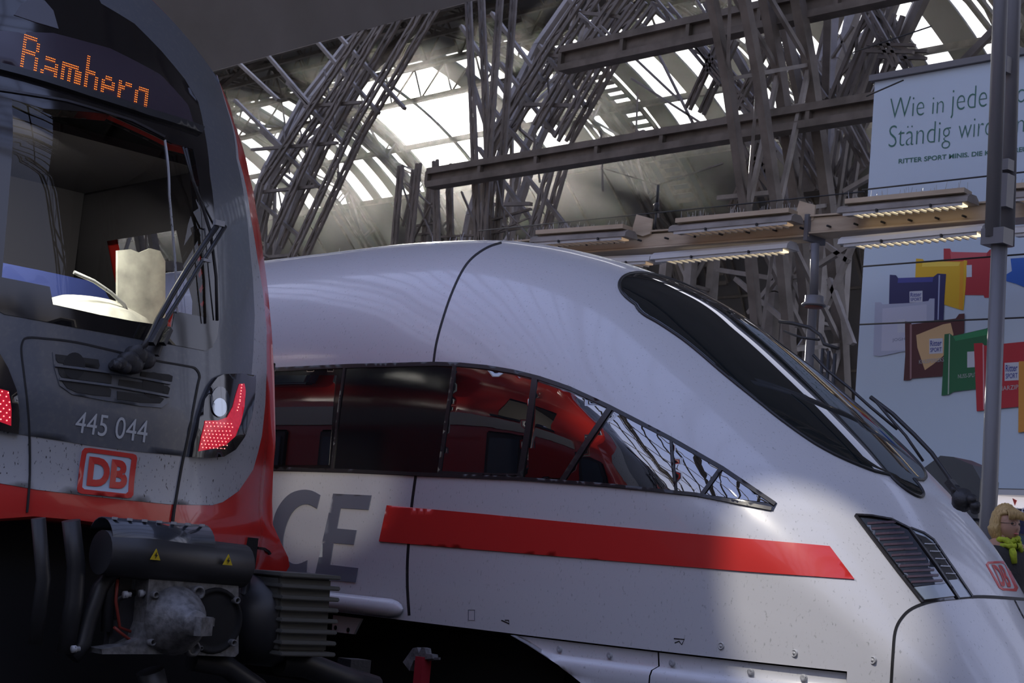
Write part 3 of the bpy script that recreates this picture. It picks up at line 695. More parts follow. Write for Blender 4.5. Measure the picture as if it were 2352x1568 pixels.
# small stencilled marks and round bolts
for l in ([(1160, 1424), (1168, 1424), (1170, 1432), (1152, 1424)], [(1548, 1466), (1572, 1468), (1566, 1480), (1560, 1472), (1550, 1476)]): pobj('stencil_mark', skin_patch(stroke(l, 2.5), ice_fn, .002, .002, 3), m_seam, ice)
for l in ([(1076, 1400), (1090, 1400), (1090, 1424), (1076, 1424)],): pobj('stencil_mark', skin_patch(stroke(l+[l[0]], 1.2), ice_fn, .002, .002, 3), m_letter, ice)
for (px, py) in ((1656, 1483), (1824, 1500), (2004, 1516)):
    r = ice_fn((px, py)); m = MB(); m.lathe(r[0], (0, -1, 0), [(.022, -.01), (.022, .004), (.016, .005), (.015, .002), (.008, .002), (.007, .006), (0, .006)], 18); obj('bolt', m, m_silver, ice)
# skirt below the joint, open at the bogie
ZC = [(-8.15, .46), (-7.95, .40), (-7.7, .31), (-7.45, .19), (-7.2, -.1), (-7.1, -.45)]
def zcut(x): return float(np.interp(x, [a for a, b in ZC], [b for a, b in ZC]))
prof_ = [(.45, -.03), (.37, -.045), (.345, .015), (.31, .03), (.26, .03), (.1, .02), (-.1, .02), (-.3, .02), (-.5, 0)]
for (xa_, xb_, cutl) in ((-8.12, -7.0, True), (-6.99, -5.88, False)):
    m = MB(); X_ = list(np.linspace(xa_, xb_, 22)); vs = []
    for x in X_:
        for (z, o_) in prof_:
            zz = max(z, zcut(x)); vs.append((x, YC-wfun(x)-o_, zz))
        vs.append((x, YC-wfun(x)+.05, max(-.5, zcut(x))))
    k = len(prof_)+1; m.add(vs, [(i*k+j, (i+1)*k+j, (i+1)*k+j+1, i*k+j+1) for i in range(len(X_)-1) for j in range(k-1)], True); obj('skirt_panel', m, m_white, ice)
for x in (-7.75, -7.35, -6.9, -6.4, -6.1):
    m = MB(); m.lathe((x, YC-wfun(x)+.04, .40), (0, -1, 0), [(.02, -.02), (.02, .012), (.010, .014), (0, .01)], 14); obj('bolt', m, m_silver, ice)
# rounded sill left of the joint
m = MB(); xs2 = list(np.linspace(-14, -9.35, 20))+[-9.28, -9.24, -9.22]
sc_ = [1]*20+[.8, .5, .1]; vs = []
for x, s_ in zip(xs2, sc_):
    for a in np.linspace(-90, 90, 9): vs.append((x, 7.70-.055*math.cos(math.radians(a))*s_, .53+.065*math.sin(math.radians(a))*s_))
m.add(vs, [(i*9+j, (i+1)*9+j, (i+1)*9+j+1, i*9+j+1) for i in range(len(xs2)-1) for j in range(8)], True); obj('sill', m, m_white, ice)
# under-frame and bogie
m = MB(); m.box((-20, YC+.1, .15), (24, 2.3, .5)); m.box((-7.2, YC, .2), (2.6, 1.7, .5)); obj('underframe', m, m_dark, ice)
m = MB(); m.box((-9.9, YC+.1, -.35), (3.4, 2.0, .18)); m.box((-9.9, 8.0, -.2), (2.8, .16, .22)); m.box((-9.0, 8.0, -.25), (.4, .25, .3)); obj('bogie_frame', m, m_dark, ice)
for x in (-11.2, -8.6):
    for y in (8.40, 9.91):
        m = MB(); m.lathe((x, y, -.33), (0, 1, 0), [(0, -.06), (.40, -.06), (.43, -.04), (.43, .05), (.46, .07), (.46, .09), (0, .09)], 30); obj('wheel', m, m_black, ice)
    m = MB(); m.tube([(x, 8.3, -.33), (x, 9.95, -.33)], .09, 14); obj('axle', m, m_black, ice)
m = MB(); pl = [on(x, y, 1, 7.75) for x, y in ((765, 1412), (830, 1420), (812, 1456), (762, 1450))]; m.prism(pl, (0, .02, 0)); bp = obj('mounting_plate', m, m_lampw, ice, 'pale plate with two holes')
for px, py in ((771, 1441), (800, 1446)):
    c_ = on(px, py, 1, 7.742); m = MB(); m.lathe(c_, (0, -1, 0), [(.016, 0), (.016, .004), (0, .004)], 14); obj('hole', m, m_dark, bp)
# roof detail: rear equipment with pigeon spikes behind the roof line
# (spikes are on the roof ridge)
m = MB(); rnd = random.Random(3)
for k in range(150):
    x = -13.2+rnd.random()*3.2; 
    if abs(x+12.0) > .45 and abs(x+10.9) > .35 and rnd.random() < .8: continue
    b = Vector((x, YC+rnd.uniform(-.05, .3), smooth_interp(x)-.01)); m.beam(b, b+Vector((rnd.uniform(-.03, .03), rnd.uniform(-.03, .03), rnd.uniform(.05, .13))), .004)
o = obj('bird_spikes', m, m_silver, ice, 'thin bright spikes standing on the roof'); o['kind'] = 'stuff'
# ================================================================ grey and red regional train
RC = 4.52
def rf(y, z):
    u = abs(y-RC)/1.26
    t_ = max(0, z-2.66); rk = .45*t_*t_ if t_ < .8 else .288+.35*(t_-.8)
    x = -7.83-(.46*u**2.4 if u < 1.1 else .578+.25*(u-1.1))-.22*max(0, z-1.45)-rk
    return x - .06*max(0, .8-z) + .05*math.exp(-((z-.9)/.16)**2)
def reg_fn(p):
    y, z = p[0], p[1]; e = .01
    n = Vector((1, -(rf(y+e, z)-rf(y-e, z))/(2*e), -(rf(y, z+e)-rf(y, z-e))/(2*e))).normalized()
    return (Vector((rf(y, z), y, z)), n)
def pyz(px, py):   # photo point to (y, z) on the front skin
    hi = -7.0; lo = -11.8; X = hi
    q = 0; prev = None
    while X > lo:      # march until the ray passes behind the skin, then bisect
        p = on(px, py, 0, X)
        if X < rf(p.y, p.z): break
        prev = X; X -= .1
    a_, b_ = (prev if prev is not None else X), X
    for _ in range(30):
        c_ = (a_+b_)/2; p = on(px, py, 0, c_)
        if c_ < rf(p.y, p.z): b_ = c_
        else: a_ = c_
    return (p.y, p.z)
def PZ(l): return [pyz(*p) for p in l]
def sym(half):   # half outline from top centre down the right side; mirrored about the train's centre
    return list(half)+[(2*RC-y, z) for y, z in half[::-1]]
reg = thing('regional_train', 'grey and red regional train with orange lit destination display and red tail light', 'train', (-9, RC, -.76))
half_top = [(RC+.0001, 4.1), (RC+.2, 4.05)]
edge_px_r = [(350, 0), (420, 75), (478, 150), (505, 190), (530, 250), (552, 320), (572, 400), (590, 490), (604, 580), (616, 670), (624, 760), (630, 860), (632, 960), (629, 1060), (625, 1150), (627, 1205), (645, 1245), (662, 1280), (665, 1300), (655, 1316)]
edge_yz = PZ(edge_px_r)
half_top[1] = (min(half_top[1][0], edge_yz[0][0]-.1), max(half_top[1][1], edge_yz[0][1]+.1)); half_top[0] = (RC+.0001, half_top[1][1]+.05)
low_px = [(585, 1318), (545, 1300), (470, 1245), (390, 1216), (300, 1206), (250, 1203)]
low_yz = PZ(low_px); low_end = (RC+.0001, low_yz[-1][1])
half_out = half_top+edge_yz+low_yz+[low_end]
outline = sym(half_out)
print('REG', [(round(a,2),round(b,2)) for a,b in half_out])
# windscreen (whole black glass field) half outline
ws_px = [(230, 11), (306, 57), (367, 119), (421, 184), (452, 237), (465, 298), (478, 402), (490, 517), (496, 600), (500, 680), (500, 735), (495, 775), (484, 798), (466, 806), (429, 799), (347, 785), (245, 764)]
ws_yz = PZ(ws_px); ws_half = [(RC+.0001, ws_yz[0][1]+.13), (RC+.1, ws_yz[0][1]+.10)]+[p for p in ws_yz if p[0] > RC+.12]
print('WS', ws_yz[:3], half_top); ws_half += [(RC+.0001, ws_half[-1][1]+.0)]
ws_poly = sym(ws_half)
# part of it that is see-through, the lower big pane
win_half = [(RC+.0001, 0), (0, 0)]
vp_ = PZ([(392, 332), (440, 345), (462, 560), (470, 730), (398, 716), (392, 752), (300, 738), (200, 716), (96, 700)])
pane_half = [(RC+.0001, pyz(250, 265)[1])]+vp_[:7]+[(RC+.0001, vp_[6][1])]
pane_poly = sym(pane_half)
m_cabw = mat('cab_lining', (.045, .042, .05), .8)
shell = obj('front_shell', skin_patch(outline, reg_fn, 0, .03, .09, [pane_poly]), m_rred, reg)
# silver band, then the dark mask over it
sv_px = [(497, 172), (528, 268), (547, 364), (574, 497), (591, 600), (604, 680), (611, 760), (611, 846), (608, 927), (600, 1001), (580, 1078), (547, 1127), (510, 1153), (486, 1160), (388, 1158), (286, 1148)]
sv_yz = PZ(sv_px); sv_half = half_top[:1]+[(half_top[1][0]-.02, half_top[1][1]-.01)]+[(y-.02, z) for y, z in edge_yz[:4]]+sv_yz; sv_half.append((RC+.0001, sv_yz[-1][1]-.0))
obj('inner_shell', skin_patch(outline, reg_fn, -.04, .01, .12, [pane_poly]), m_cabw, reg)
silver = obj('silver_band', skin_patch(sym(sv_half), reg_fn, .004, .004, .08, [pane_poly]), m_silver, reg, 'dirty silver grey band')
mk_px = [(497, 174), (524, 268), (540, 364), (560, 470), (570, 560), (578, 642), (582, 723), (579, 805), (574, 870), (560, 960), (530, 1030), (500, 1045), (429, 1048), (298, 1035)]
mk_yz = PZ(mk_px); mk_half = half_top[:1]+[(half_top[1][0]-.03, half_top[1][1]-.015)]+[(y-.03, z) for y, z in edge_yz[:4]]+mk_yz; mk_half.append((RC+.0001, mk_yz[-1][1]))
mask = obj('grey_mask', skin_patch(sym(mk_half), reg_fn, .008, .004, .08, [pane_poly]), m_dgrey, reg, 'dark grey painted front')
ws_ = obj('windscreen_border', skin_patch(ws_poly, reg_fn, .012, .06, .08, [pane_poly]), m_belt, reg, 'black glass border')
obj('windscreen', skin_patch(pane_poly, reg_fn, .010, .008, .08), m_cglass, reg)
# display field glass and the bars above and below it
def strip(px, wd, off, mt, name, par=None, th=.01, lab=None):   # stroke in photo space mapped on the skin
    return obj(name, skin_patch(PZ(stroke(px, wd)), reg_fn, off, th, .05), mt, par or reg, lab)
m_disp = mat('display_glass', (.045, .035, .05), .25)
disp = obj('destination_display', skin_patch(PZ([(-60, 60), (0, 76), (120, 80), (250, 115), (365, 175), (428, 245), (440, 285), (340, 262), (200, 212), (60, 170), (-60, 135)]), reg_fn, .016, .006, .08), m_disp, reg, 'display field with orange lit letters')
m_led = mat('orange_led', (.3, .08, .0), .5, emit=(1.0, .22, .02), estr=1.5)
FONT = {'B': ['11110', '10001', '10001', '11110', '10001', '10001', '10001', '10001'], 'a': ['00000', '00000', '00000', '01110', '00001', '01111', '10001', '01111'], 'm': ['000000', '000000', '000000', '111110', '101011', '101011', '101011', '101011'],
        'b': ['1000', '1000', '1000', '1110', '1001', '1001', '1001', '1001'], 'e': ['0000', '0000', '0000', '0110', '1001', '1111', '1000', '1000'], 'r': ['0000', '0000', '0000', '1011', '1100', '1000', '1000', '1000'], 'g': ['0000', '0000', '0000', '0111', '1001', '1001', '1001', '1001']}
for k_, v_ in {'B': '11110', 'a': '01111', 'm': '101011', 'b': '1110', 'e': '0111', 'r': '1000', 'g': '0111'}.items(): FONT[k_].append(v_)
cols = []
for ch in 'Bamberg':
    g = FONT[ch]; 
    for c_ in range(len(g[0])): cols.append([g[r_][c_] == '1' for r_ in range(9)])
    cols.append([False]*9)
cols = cols[:-1]
m = MB(); nc = len(cols)*2
for i in range(nc):
    for j in range(18):
        if not cols[i//2][j//2]: continue
        u = i/(nc-1); v = 1-j/15
        bx, by = 44+(331-44)*u, 168+(256-168)*u; tx, ty = (bx+11-3*u, by-82+8*u)
        p = reg_fn(pyz(bx+(tx-bx)*v, by+(ty-by)*v)); c_ = p[0]+p[1]*.019; n_ = p[1]; a_ = n_.orthogonal().normalized()*.0044; b_ = n_.cross(a_)
        m.add([c_+a_, c_+b_, c_-a_, c_-b_, c_+n_*.003], [(0, 1, 4), (1, 2, 4), (2, 3, 4), (3, 0, 4)])
o = obj('led_dots', m, m_led, disp, 'orange dot letters reading Bamberg'); o['kind'] = 'stuff'
strip([(-40, 153), (60, 178), (200, 222), (340, 267), (458, 305)], 15, .035, m_rubber, 'glazing_bar', th=.03)
strip([(-40, 205), (150, 235), (300, 280), (375, 318)], 5, .018, m_bframe, 'glazing_line')
strip([(375, 325), (385, 450), (398, 600), (403, 720)], 2.5, .020, m_silver, 'heating_wire')
# big pale sticker shape / dirt arc in the upper window field
m_haze = mat('dusty_glass_film', (.12, .125, .15), .7)
obj('sun_visor', skin_patch(PZ([(30, 38), (48, 12), (75, -2), (100, 5), (120, 28), (132, 70), (80, 55)]), reg_fn, .015, .003, .06), m_haze, reg, 'pale curved shape behind the top glass')
# cab behind the windscreen
m_blue = mat('blue_seat_cover', (.03, .05, .22), .7); m_sheet = mat('painted_cab_light', (.75, .75, .68), .6, noise=(8, 6, (.45, .45, .42), .4, .7))  # pale colour carries the blind's backlight and the sunlight on the seat top
m = MB()
m.box((-10.6, RC, 2.1), (.06, 2.3, 2.4)); m.box((-9.7, RC-1.15, 2.1), (1.9, .05, 2.4)); m.box((-9.7, RC, .98), (1.9, 2.3, .05)); m.box((-9.9, RC, 3.15), (1.6, 2.3, .05)); obj('cab_lining', m, m_cabw, reg)
m = MB(); pts = [(RC-1.0, 1.0), (RC-1.0, 1.75), (RC-.6, 1.84), (RC+.5, 1.86), (RC+1.0, 1.75), (RC+1.0, 1.0)]
m.prism([(-8.62, y, z-.06) for y, z in pts], (-.5, 0, 0)); obj('driver_desk', m, m_black, reg)
def inpt(px, py, X): return on(px, py, 0, X*.93)
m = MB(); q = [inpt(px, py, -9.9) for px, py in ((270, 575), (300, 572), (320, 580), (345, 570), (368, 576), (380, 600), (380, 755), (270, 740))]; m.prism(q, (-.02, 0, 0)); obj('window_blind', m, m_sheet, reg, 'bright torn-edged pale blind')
m = MB()
c_ = inpt(200, 730, -10.1); m.lathe(c_-Vector((0, 0, .25)), (0, 0, 1), [(.5, 0), (.48, .12), (.36, .28), (.18, .36), (0, .38)], 24); obj('painted_sunlit_seat_top', m, m_sheet, reg, 'rounded seat top with sunlight painted into its pale colour')
m = MB(); m.tube([inpt(x, y, -9.8) for x, y in ((170, 625), (215, 645), (255, 672), (285, 700), (300, 735))], .012, 8); obj('bright_rail', m, m_silver, reg)
m = MB(); q = [inpt(px, py, -10.6) for px, py in ((-60, 590), (90, 620), (230, 650), (260, 700), (230, 745), (-60, 700))]; m.prism(q, (-.1, 0, 0)); obj('blue_backrest', m, m_blue, reg)
cl = bpy.data.lights.new('cab_fill', 'AREA'); clo = bpy.data.objects.new('cab_fill', cl); cl.size = .4; cl.energy = 45; cl.color = (1, .93, .75); clo.location = (-8.95, RC+.2, 3.0); C.objects.link(clo)  # added, unseen area light that brightens the blind and seat top
clo.rotation_euler = (Vector((-8.95, RC+.2, 3.0))-Vector((-9.4, RC-.1, 1.9))).to_track_quat('Z', 'Y').to_euler()
# body sides: bevelled ring, then straight back
ring = [reg_fn(p)[0] for p in dens(outline, .08)]; pr = dens(outline, .08)
rings = [ring]
def infl(r, dy, dx):
    o_ = []
    for i, p in enumerate(r):
        a, b = r[i-1], r[(i+1) % len(r)]; t = Vector((0, b.y-a.y, b.z-a.z)).normalized(); n = Vector((0, -t.z, t.y))
        if n.dot(Vector((0, p.y-RC, p.z-1.9))) < 0: n = -n
        o_.append(Vector((p.x+dx, p.y+n.y*dy, p.z+n.z*dy)))
    return o_
rings.append(infl(ring, .012, -.02)); rings.append(infl(ring, .022, -.08)); rings.append(infl(ring, .026, -.25))
for X in (-9.1, -9.35, -10.2, -12, -15, -20, -30, -45): rings.append([Vector((min(X, p.x-.3) if X > -9.3 else X, p.y+(.028 if p.y > RC else -.028)*(1 if p.z < 3.4 else .3), p.z+(.0 if p.z < 3.4 else .03))) for p in ring])
n = len(ring); vs = [p for r in rings for p in r]; fs = []
for i in range(len(rings)-1):
    for k in range(n):
        y_, z_ = ring[k].y, ring[k].z
        if i == 5 and y_ > RC+1 and 2.26 < z_ < 2.85: continue      # cab side window opening
        a = i*n+k; b = i*n+(k+1) % n; fs.append((a, b, b+n, a+n))
vl = [Vector((p.x-.05, RC+(p.y-RC)*.965, 1.9+(p.z-1.9)*.965)) for r in rings[4:8] for p in r]; fl = []
for i in range(3):
    for k in range(n):
        if i == 1 and ring[k].y > RC+1 and 2.26 < ring[k].z < 2.85: continue
        a = i*n+k; b = i*n+(k+1) % n; fl.append((a, b, b+n, a+n))
m = MB(); m.add(vl, fl, True); obj('cab_liner', m, m_cabw, reg)
m = MB(); m.add(vs, fs, True); side = obj('body_side', m, m_rred, reg)
sy = max(p.y for p in rings[-1] if 1.5 < p.z < 2.2)+.01
print('SY', sy)
m_wdark = mat('side_window_glass', (.07, .10, .13), .08, ior=1.6); m_wband = mat('pale_side_band', (.62, .60, .52), .3)
m = MB(); m.box((-25.2, sy-.005, 2.10), (32.4, .03, .17)); obj('pale_band', m, m_wband, reg)
for k, (x0, x1) in enumerate(((-8.95, -8.62), (-10.3, -9.85), (-12.6, -11.8), (-14.6, -13.2), (-16.4, -15.0), (-18.2, -16.8))):
    m = MB(); m.box(((x0+x1)/2, sy+.0, 1.40), (x1-x0+.1, .04, 1.14)); f_ = obj('side_window_frame', m, m_bframe, reg, bev=.03)
    m = MB(); m.box(((x0+x1)/2, sy+.012, 1.40), (x1-x0, .04, 1.04)); obj('side_window', m, m_wdark, f_, bev=.03)
for (x0, x1) in ((-12.6, -11.0), (-14.6, -13.0), (-16.6, -15.0), (-18.6, -17.0)):
    m = MB(); m.box(((x0+x1)/2, sy-.05, 2.9), (x1-x0, .14, .62)); obj('upper_window', m, m_wdark, reg, bev=.03)
m = MB(); m.box((-9.8, sy-.02, 2.24), (1.0, .05, .04)); obj('window_sill_rail', m, m_bframe, reg)
# centre door panel: raised joint
def X2(p): return (p[0]/2.45, 560+p[1]/2.45)
door_px = [X2(p) for p in ((150, 1510), (165, 1300), (160, 1000), (135, 760), (118, 620), (122, 560), (150, 530), (250, 535), (420, 555), (640, 605), (850, 655), (1050, 690), (1095, 705), (1116, 745), (1105, 800), (1060, 1040), (1015, 1260), (975, 1500), (965, 1600))]
strip(sm(door_px, 3), 4.5, .011, m_seam, 'door_joint', th=.012)
# ventilation grille
def gl(pts): return PZ([X2(p) for p in pts])
gr = obj('front_grille', skin_patch(gl([(290, 612), (420, 625), (640, 655), (800, 700), (970, 730), (975, 800), (945, 890), (900, 925), (780, 915), (560, 880), (400, 850), (330, 800), (300, 700)]), reg_fn, .014, .008, .05), m_dgrey, reg, 'oval ventilation grille')
m_vent = mat('vent_mesh', (.035, .034, .032), .8)
for s_ in ([(305, 625), (545, 655), (552, 690), (545, 706), (320, 672), (308, 655)], [(318, 700), (600, 735), (620, 750), (616, 790), (500, 778), (340, 755), (325, 735)], [(343, 778), (600, 812), (616, 825), (612, 862), (520, 855), (420, 838), (370, 815)],
           [(785, 722), (940, 738), (960, 748), (955, 778), (870, 768), (780, 750)], [(662, 766), (930, 802), (945, 815), (935, 850), (780, 832), (655, 812)], [(650, 832), (880, 862), (912, 875), (890, 900), (780, 895), (650, 878)]):
    obj('vent_slot', skin_patch(gl(s_), reg_fn, .018, .004, .05), m_vent, gr)
for (a_, b_) in (((410, 690), 60), ((850, 800), 60)):
    pp = [(a_[0]+b_*math.cos(t), a_[1]+b_*1.25*math.sin(t)) for t in np.linspace(0, 6.28, 22)[:-1]]
    obj('horn_mesh', skin_patch(gl(pp), reg_fn, .0185, .002, .04), m_seam, gr)
for l in ([(300, 690), (600, 728), (945, 790)], [(325, 766), (620, 804), (940, 862)]): strip([X2(p) for p in l], 5, .026, m_dgrey, 'slat', gr)
# number and emblem
m_num = mat('number_white', (.50, .53, .55), .5)
def pf(p): return reg_fn(pyz(p[0], p[1]))
text_on('445 044', [(168, 992), (333, 1017), (339, 966), (176, 944)], pf, .012, m_num, reg, bold=0.0, label='white vehicle number')
def rr(c, pts_): return PZ(pts_)
em_o = [X2(p) for p in ((455, 1165), (470, 1148), (500, 1147), (740, 1180), (758, 1188), (764, 1205), (742, 1415), (730, 1430), (710, 1433), (450, 1408), (432, 1398), (427, 1380))]
em_i = [X2(p) for p in ((480, 1180), (492, 1172), (720, 1203), (733, 1212), (715, 1395), (700, 1408), (468, 1383), (455, 1372))]
e1 = obj('emblem_ground', skin_patch(PZ(em_o), reg_fn, .010, .004, .05), m_board, reg)
e2 = obj('emblem', skin_patch(PZ(em_o), reg_fn, .014, .004, .05, [PZ(em_i)]), m_red, reg, 'red rounded square emblem with two letters')
text_on('DB', [X2((478, 1362)), X2((702, 1384)), X2((718, 1222)), X2((496, 1195))], pf, .014, m_red, e2, bold=.045)
# tail lights
m_lhouse = mat('lamp_house_black', (.012, .010, .012), .08, coat=.6); m_redl = mat('tail_lens_red', (.35, .01, .03), .12, emit=(1, .03, .07), estr=.28, noise=(40, 3, (.15, .0, .01), .4, .6))
m_ledr = mat('red_led', (.8, .05, .05), .4, emit=(1, .22, .2), estr=3.0); m_refl = mat('reflector_chrome', (.35, .38, .42), .06, metal=1)
def taillight(mir):
    M_ = (lambda L_: [(2*RC-y, z) for y, z in L_]) if mir else (lambda L_: L_)
    hp = M_(gl([(1235, 737), (1330, 732), (1412, 742), (1412, 800), (1405, 880), (1390, 980), (1350, 1085), (1300, 1155), (1235, 1195), (1150, 1203), (1058, 1198), (1070, 1120), (1100, 985), (1130, 880), (1165, 800), (1200, 755)]))
    h = obj('tail_light', skin_patch(hp, reg_fn, .03, .03, .04), m_lhouse, reg, 'red lit tail light with round clear reflector' if not mir else None)
    lp = M_(gl([(1318, 792), (1345, 790), (1352, 830), (1345, 920), (1325, 1010), (1295, 1080), (1240, 1130), (1170, 1150), (1092, 1165), (1108, 1080), (1128, 1000), (1200, 998), (1250, 980), (1282, 920), (1300, 850)]))
    obj('lens', skin_patch(lp, reg_fn, .034, .006, .03), m_redl, h)
    rp = M_(gl([(1212+52*math.cos(t), 895+88*math.sin(t)) for t in np.linspace(0, 6.283, 25)[:-1]]))
    obj('reflector_bowl', skin_patch(rp, reg_fn, .034, .006, .03), m_lens, h)
    rp = M_(gl([(1205+40*math.cos(t), 925+52*math.sin(t)) for t in np.linspace(0, 6.283, 25)[:-1]])); obj('reflector', skin_patch(rp, reg_fn, .037, .004, .015), m_refl, h)
    m = MB(); k = 0
    dots = [(1328-2*i, 797+i*17) for i in range(6)]+[(1318-5*i, 890+i*17) for i in range(4)]
    for r_ in range(8):
        for c__ in range(9):
            x_ = 1130+c__*20+(r_ % 2)*10-r_*4; y_ = 1010+r_*19+c__*1
            if x_ < 1290-r_*6 and k < 999: dots.append((x_, y_))
    for (x_, y_) in dots:
        q = pyz(*X2((x_, y_))); 
        if mir: q = (2*RC-q[0], q[1])
        p = reg_fn(q); c_ = p[0]+p[1]*.036; n_ = p[1]; a_ = n_.orthogonal().normalized()*.0042; b_ = n_.cross(a_)
        m.add([c_+a_, c_+b_, c_-a_, c_-b_, c_+n_*.004], [(0, 1, 4), (1, 2, 4), (2, 3, 4), (3, 0, 4)])
    q_ = obj('led_dots', m, m_ledr, h); q_['kind'] = 'stuff'
taillight(False); taillight(True)
# lower corner: handle recess, white fender with the dark arch
strip([(592, 1258), (606, 1260), (616, 1266), (620, 1272)], 6, .006, m_seam, 'grab_recess')
m_fend = mat('fender_white', (.45, .50, .55), .3, noise=(70, 8, (.08, .08, .08), .62, .68))
m = skin_patch(PZ([(545, 1312), (600, 1318), (655, 1316), (650, 1345), (640, 1352), (628, 1330), (600, 1325), (575, 1340), (562, 1385), (556, 1440), (545, 1440), (528, 1340)]), reg_fn, -.02, .03, .05); obj('fender', m, m_fend, reg)
# wiper: two parallel arms, blade and the joint
def wof(px, py, off):
    p = pf((px, py)); return p[0]+p[1]*off
m = MB(); m.tube([wof(x, y, .09) for x, y in ((300, 815), (318, 790), (340, 742), (372, 682), (405, 625), (440, 570), (468, 528))], .017, 8); wa_ = obj('wiper_arm', m, m_rubber, reg)
m = MB(); m.tube([wof(x, y, .11) for x, y in ((330, 800), (352, 745), (385, 690), (418, 632), (448, 585), (480, 530))], .013, 8); obj('wiper_arm', m, m_rubber, reg)
m = MB(); m.beam(wof(318, 800, .1), wof(345, 745, .1), .06, .03); m.beam(wof(345, 800, .1), wof(360, 765, .1), .04, .03)
for px, py, r_ in ((262, 842, .035), (282, 835, .05), (300, 822, .055), (318, 832, .05), (292, 845, .045), (272, 850, .03), (252, 845, .025)): m.lathe(wof(px, py, .05), (1, -.2, 0), [(0, -.05), (r_, -.05), (r_, .04), (r_*.6, .05), (0, .05)], 14)
m.tube([wof(x, y, .07) for x, y in ((240, 842), (262, 850), (290, 852), (316, 838))], .022, 8); obj('wiper_hub', m, m_black, reg)
m = MB(); m.beam(wof(335, 822, .06), wof(352, 772, .06), .07, .02); obj('wiper_bracket', m, mat('bracket_brown', (.07, .065, .06), .6), reg)
m = MB(); m.tube([wof(x, y, .06) for x, y in ((404, 350), (418, 400), (440, 460), (470, 520), (482, 524))], .006, 6); m.tube([wof(x, y, .055) for x, y in ((412, 352), (426, 420), (448, 480), (466, 540), (478, 640), (480, 740))], .009, 6); m.tube([wof(x, y, .055) for x, y in ((452, 530), (462, 640), (472, 740))], .004, 6); obj('wiper_blade', m, m_rubber, wa_)
m = MB(); m.box(wof(470, 522, .1), (.03, .06, .03)); obj('wiper_clip', m, m_silver, wa_)
m = MB(); m.box(wof(437, 610, .12), (.03, .05, .015)); obj('wiper_clip', m, m_silver, wa_)
# ---- coupler and under-gear, standing ahead of the front
def cp(px, py, X=-7.95): return on(px, py, 0, X*.93)
co = obj('coupler_head', MB().prism([cp(*p) for p in ((342, 1328), (548, 1342), (548, 1500), (540, 1508), (400, 1502), (235, 1502), (233, 1490), (290, 1482), (320, 1466), (334, 1430))], (-.12, 0, 0)), m_soot, reg, 'heavy coupler face plate')
m = MB(); m.lathe(cp(402, 1425), (1, 0, 0), [(.17, 0), (.165, .02), (.15, .05), (.10, .12), (.065, .17), (.06, .20), (0, .20)], 28); obj('coupler_cone', m, m_soot, co, 'domed cone')
m = MB(); m.beam(cp(395, 1430)+Vector((.2, 0, 0)), cp(440, 1432)+Vector((.13, 0, 0)), .07, .09); obj('cone_latch', m, m_soot, co)
m = MB(); m.lathe(cp(492, 1425), (1, 0, 0), [(.165, .001), (.16, .012), (.145, .012), (.14, -.0), (.12, .003), (0, .003)], 28); obj('coupler_cup', m, m_dark, co, 'dark round cup')
m = MB(); m.beam(cp(440, 1425)+Vector((.01, 0, 0)), cp(488, 1428)+Vector((.01, 0, 0)), .02, .04); obj('hook_plate', m, m_soot, co)
for px, py, r_ in ((450, 1360, .035), (438, 1488, .04), (351, 1365, .018), (538, 1378, .018), (344, 1474, .018), (530, 1475, .018), (455, 1487, .012)):
    m = MB(); m.lathe(cp(px, py), (1, 0, 0), [(r_, -.01), (r_, .03), (r_*.7, .035), (r_*.6, .01), (0, .01)], 16); obj('bolt', m, m_soot, co)
# electric contact box with hinged hood
m = MB(); A, B_ = cp(335, 1278, -8.0), cp(556, 1300, -8.0)
ax_ = (B_-A).normalized(); m.tube([A-ax_*.25, A, B_, B_+ax_*.02], [.107, .116, .11, .084], 20); cb = obj('contact_box', m, m_rubber, reg, 'black cylindrical contact cover')
m = MB(); A2 = cp(228, 1246, -8.05); B2 = cp(462, 1262, -8.05); vs = []
u1 = Vector((0, 0, 1)); u2 = Vector((1, 0, 0))
for P_ in (A2, B2):
    for rr_ in (.126, .119):
        for k in range(13):
            a = math.radians(-20+k*14); vs.append(P_+u1*math.sin(a)*rr_+u2*math.cos(a)*rr_)
fs = []
for k in range(12):
    fs += [(k, k+1, 26+k+1, 26+k), (13+k, 39+k, 39+k+1, 13+k+1), (k, 13+k, 13+k+1, k+1), (26+k, 27+k, 40+k, 39+k)]
fs += [(0, 26, 39, 13), (12, 25, 51, 38)]
m.add(vs, fs, True); hd = obj('hood', m, mat('hood_black_gloss', (.03, .035, .045), .22, coat=.5), cb)
for k in range(7):
    p = A2+(B2-A2)*((k+.4)/7)+u1*.122+u2*.06; m = MB(); m.box(p, (.02, .02, .012)); obj('rivet', m, m_silver, hd)
m_yel = mat('warning_yellow', (.55, .40, .01), .5)
for px, py in ((357, 1275), (523, 1287)):
    c_ = cp(px, py, -7.868); m = MB(); m.prism([c_+Vector((0, -.028, -.022)), c_+Vector((0, .028, -.022)), c_+Vector((0, 0, .032))], (.004, 0, 0)); y_ = obj('warning_triangle', m, m_yel, cb, 'yellow lightning warning triangle')
    m = MB(); b0 = c_+Vector((.0055, 0, 0)); m.prism([b0+Vector((0, .004, .018)), b0+Vector((0, -.008, -.002)), b0+Vector((0, 0, -.002)), b0+Vector((0, -.003, -.016)), b0+Vector((0, .009, .003)), b0+Vector((0, .001, .003))], (.002, 0, 0)); obj('lightning_mark', m, m_seam, y_)
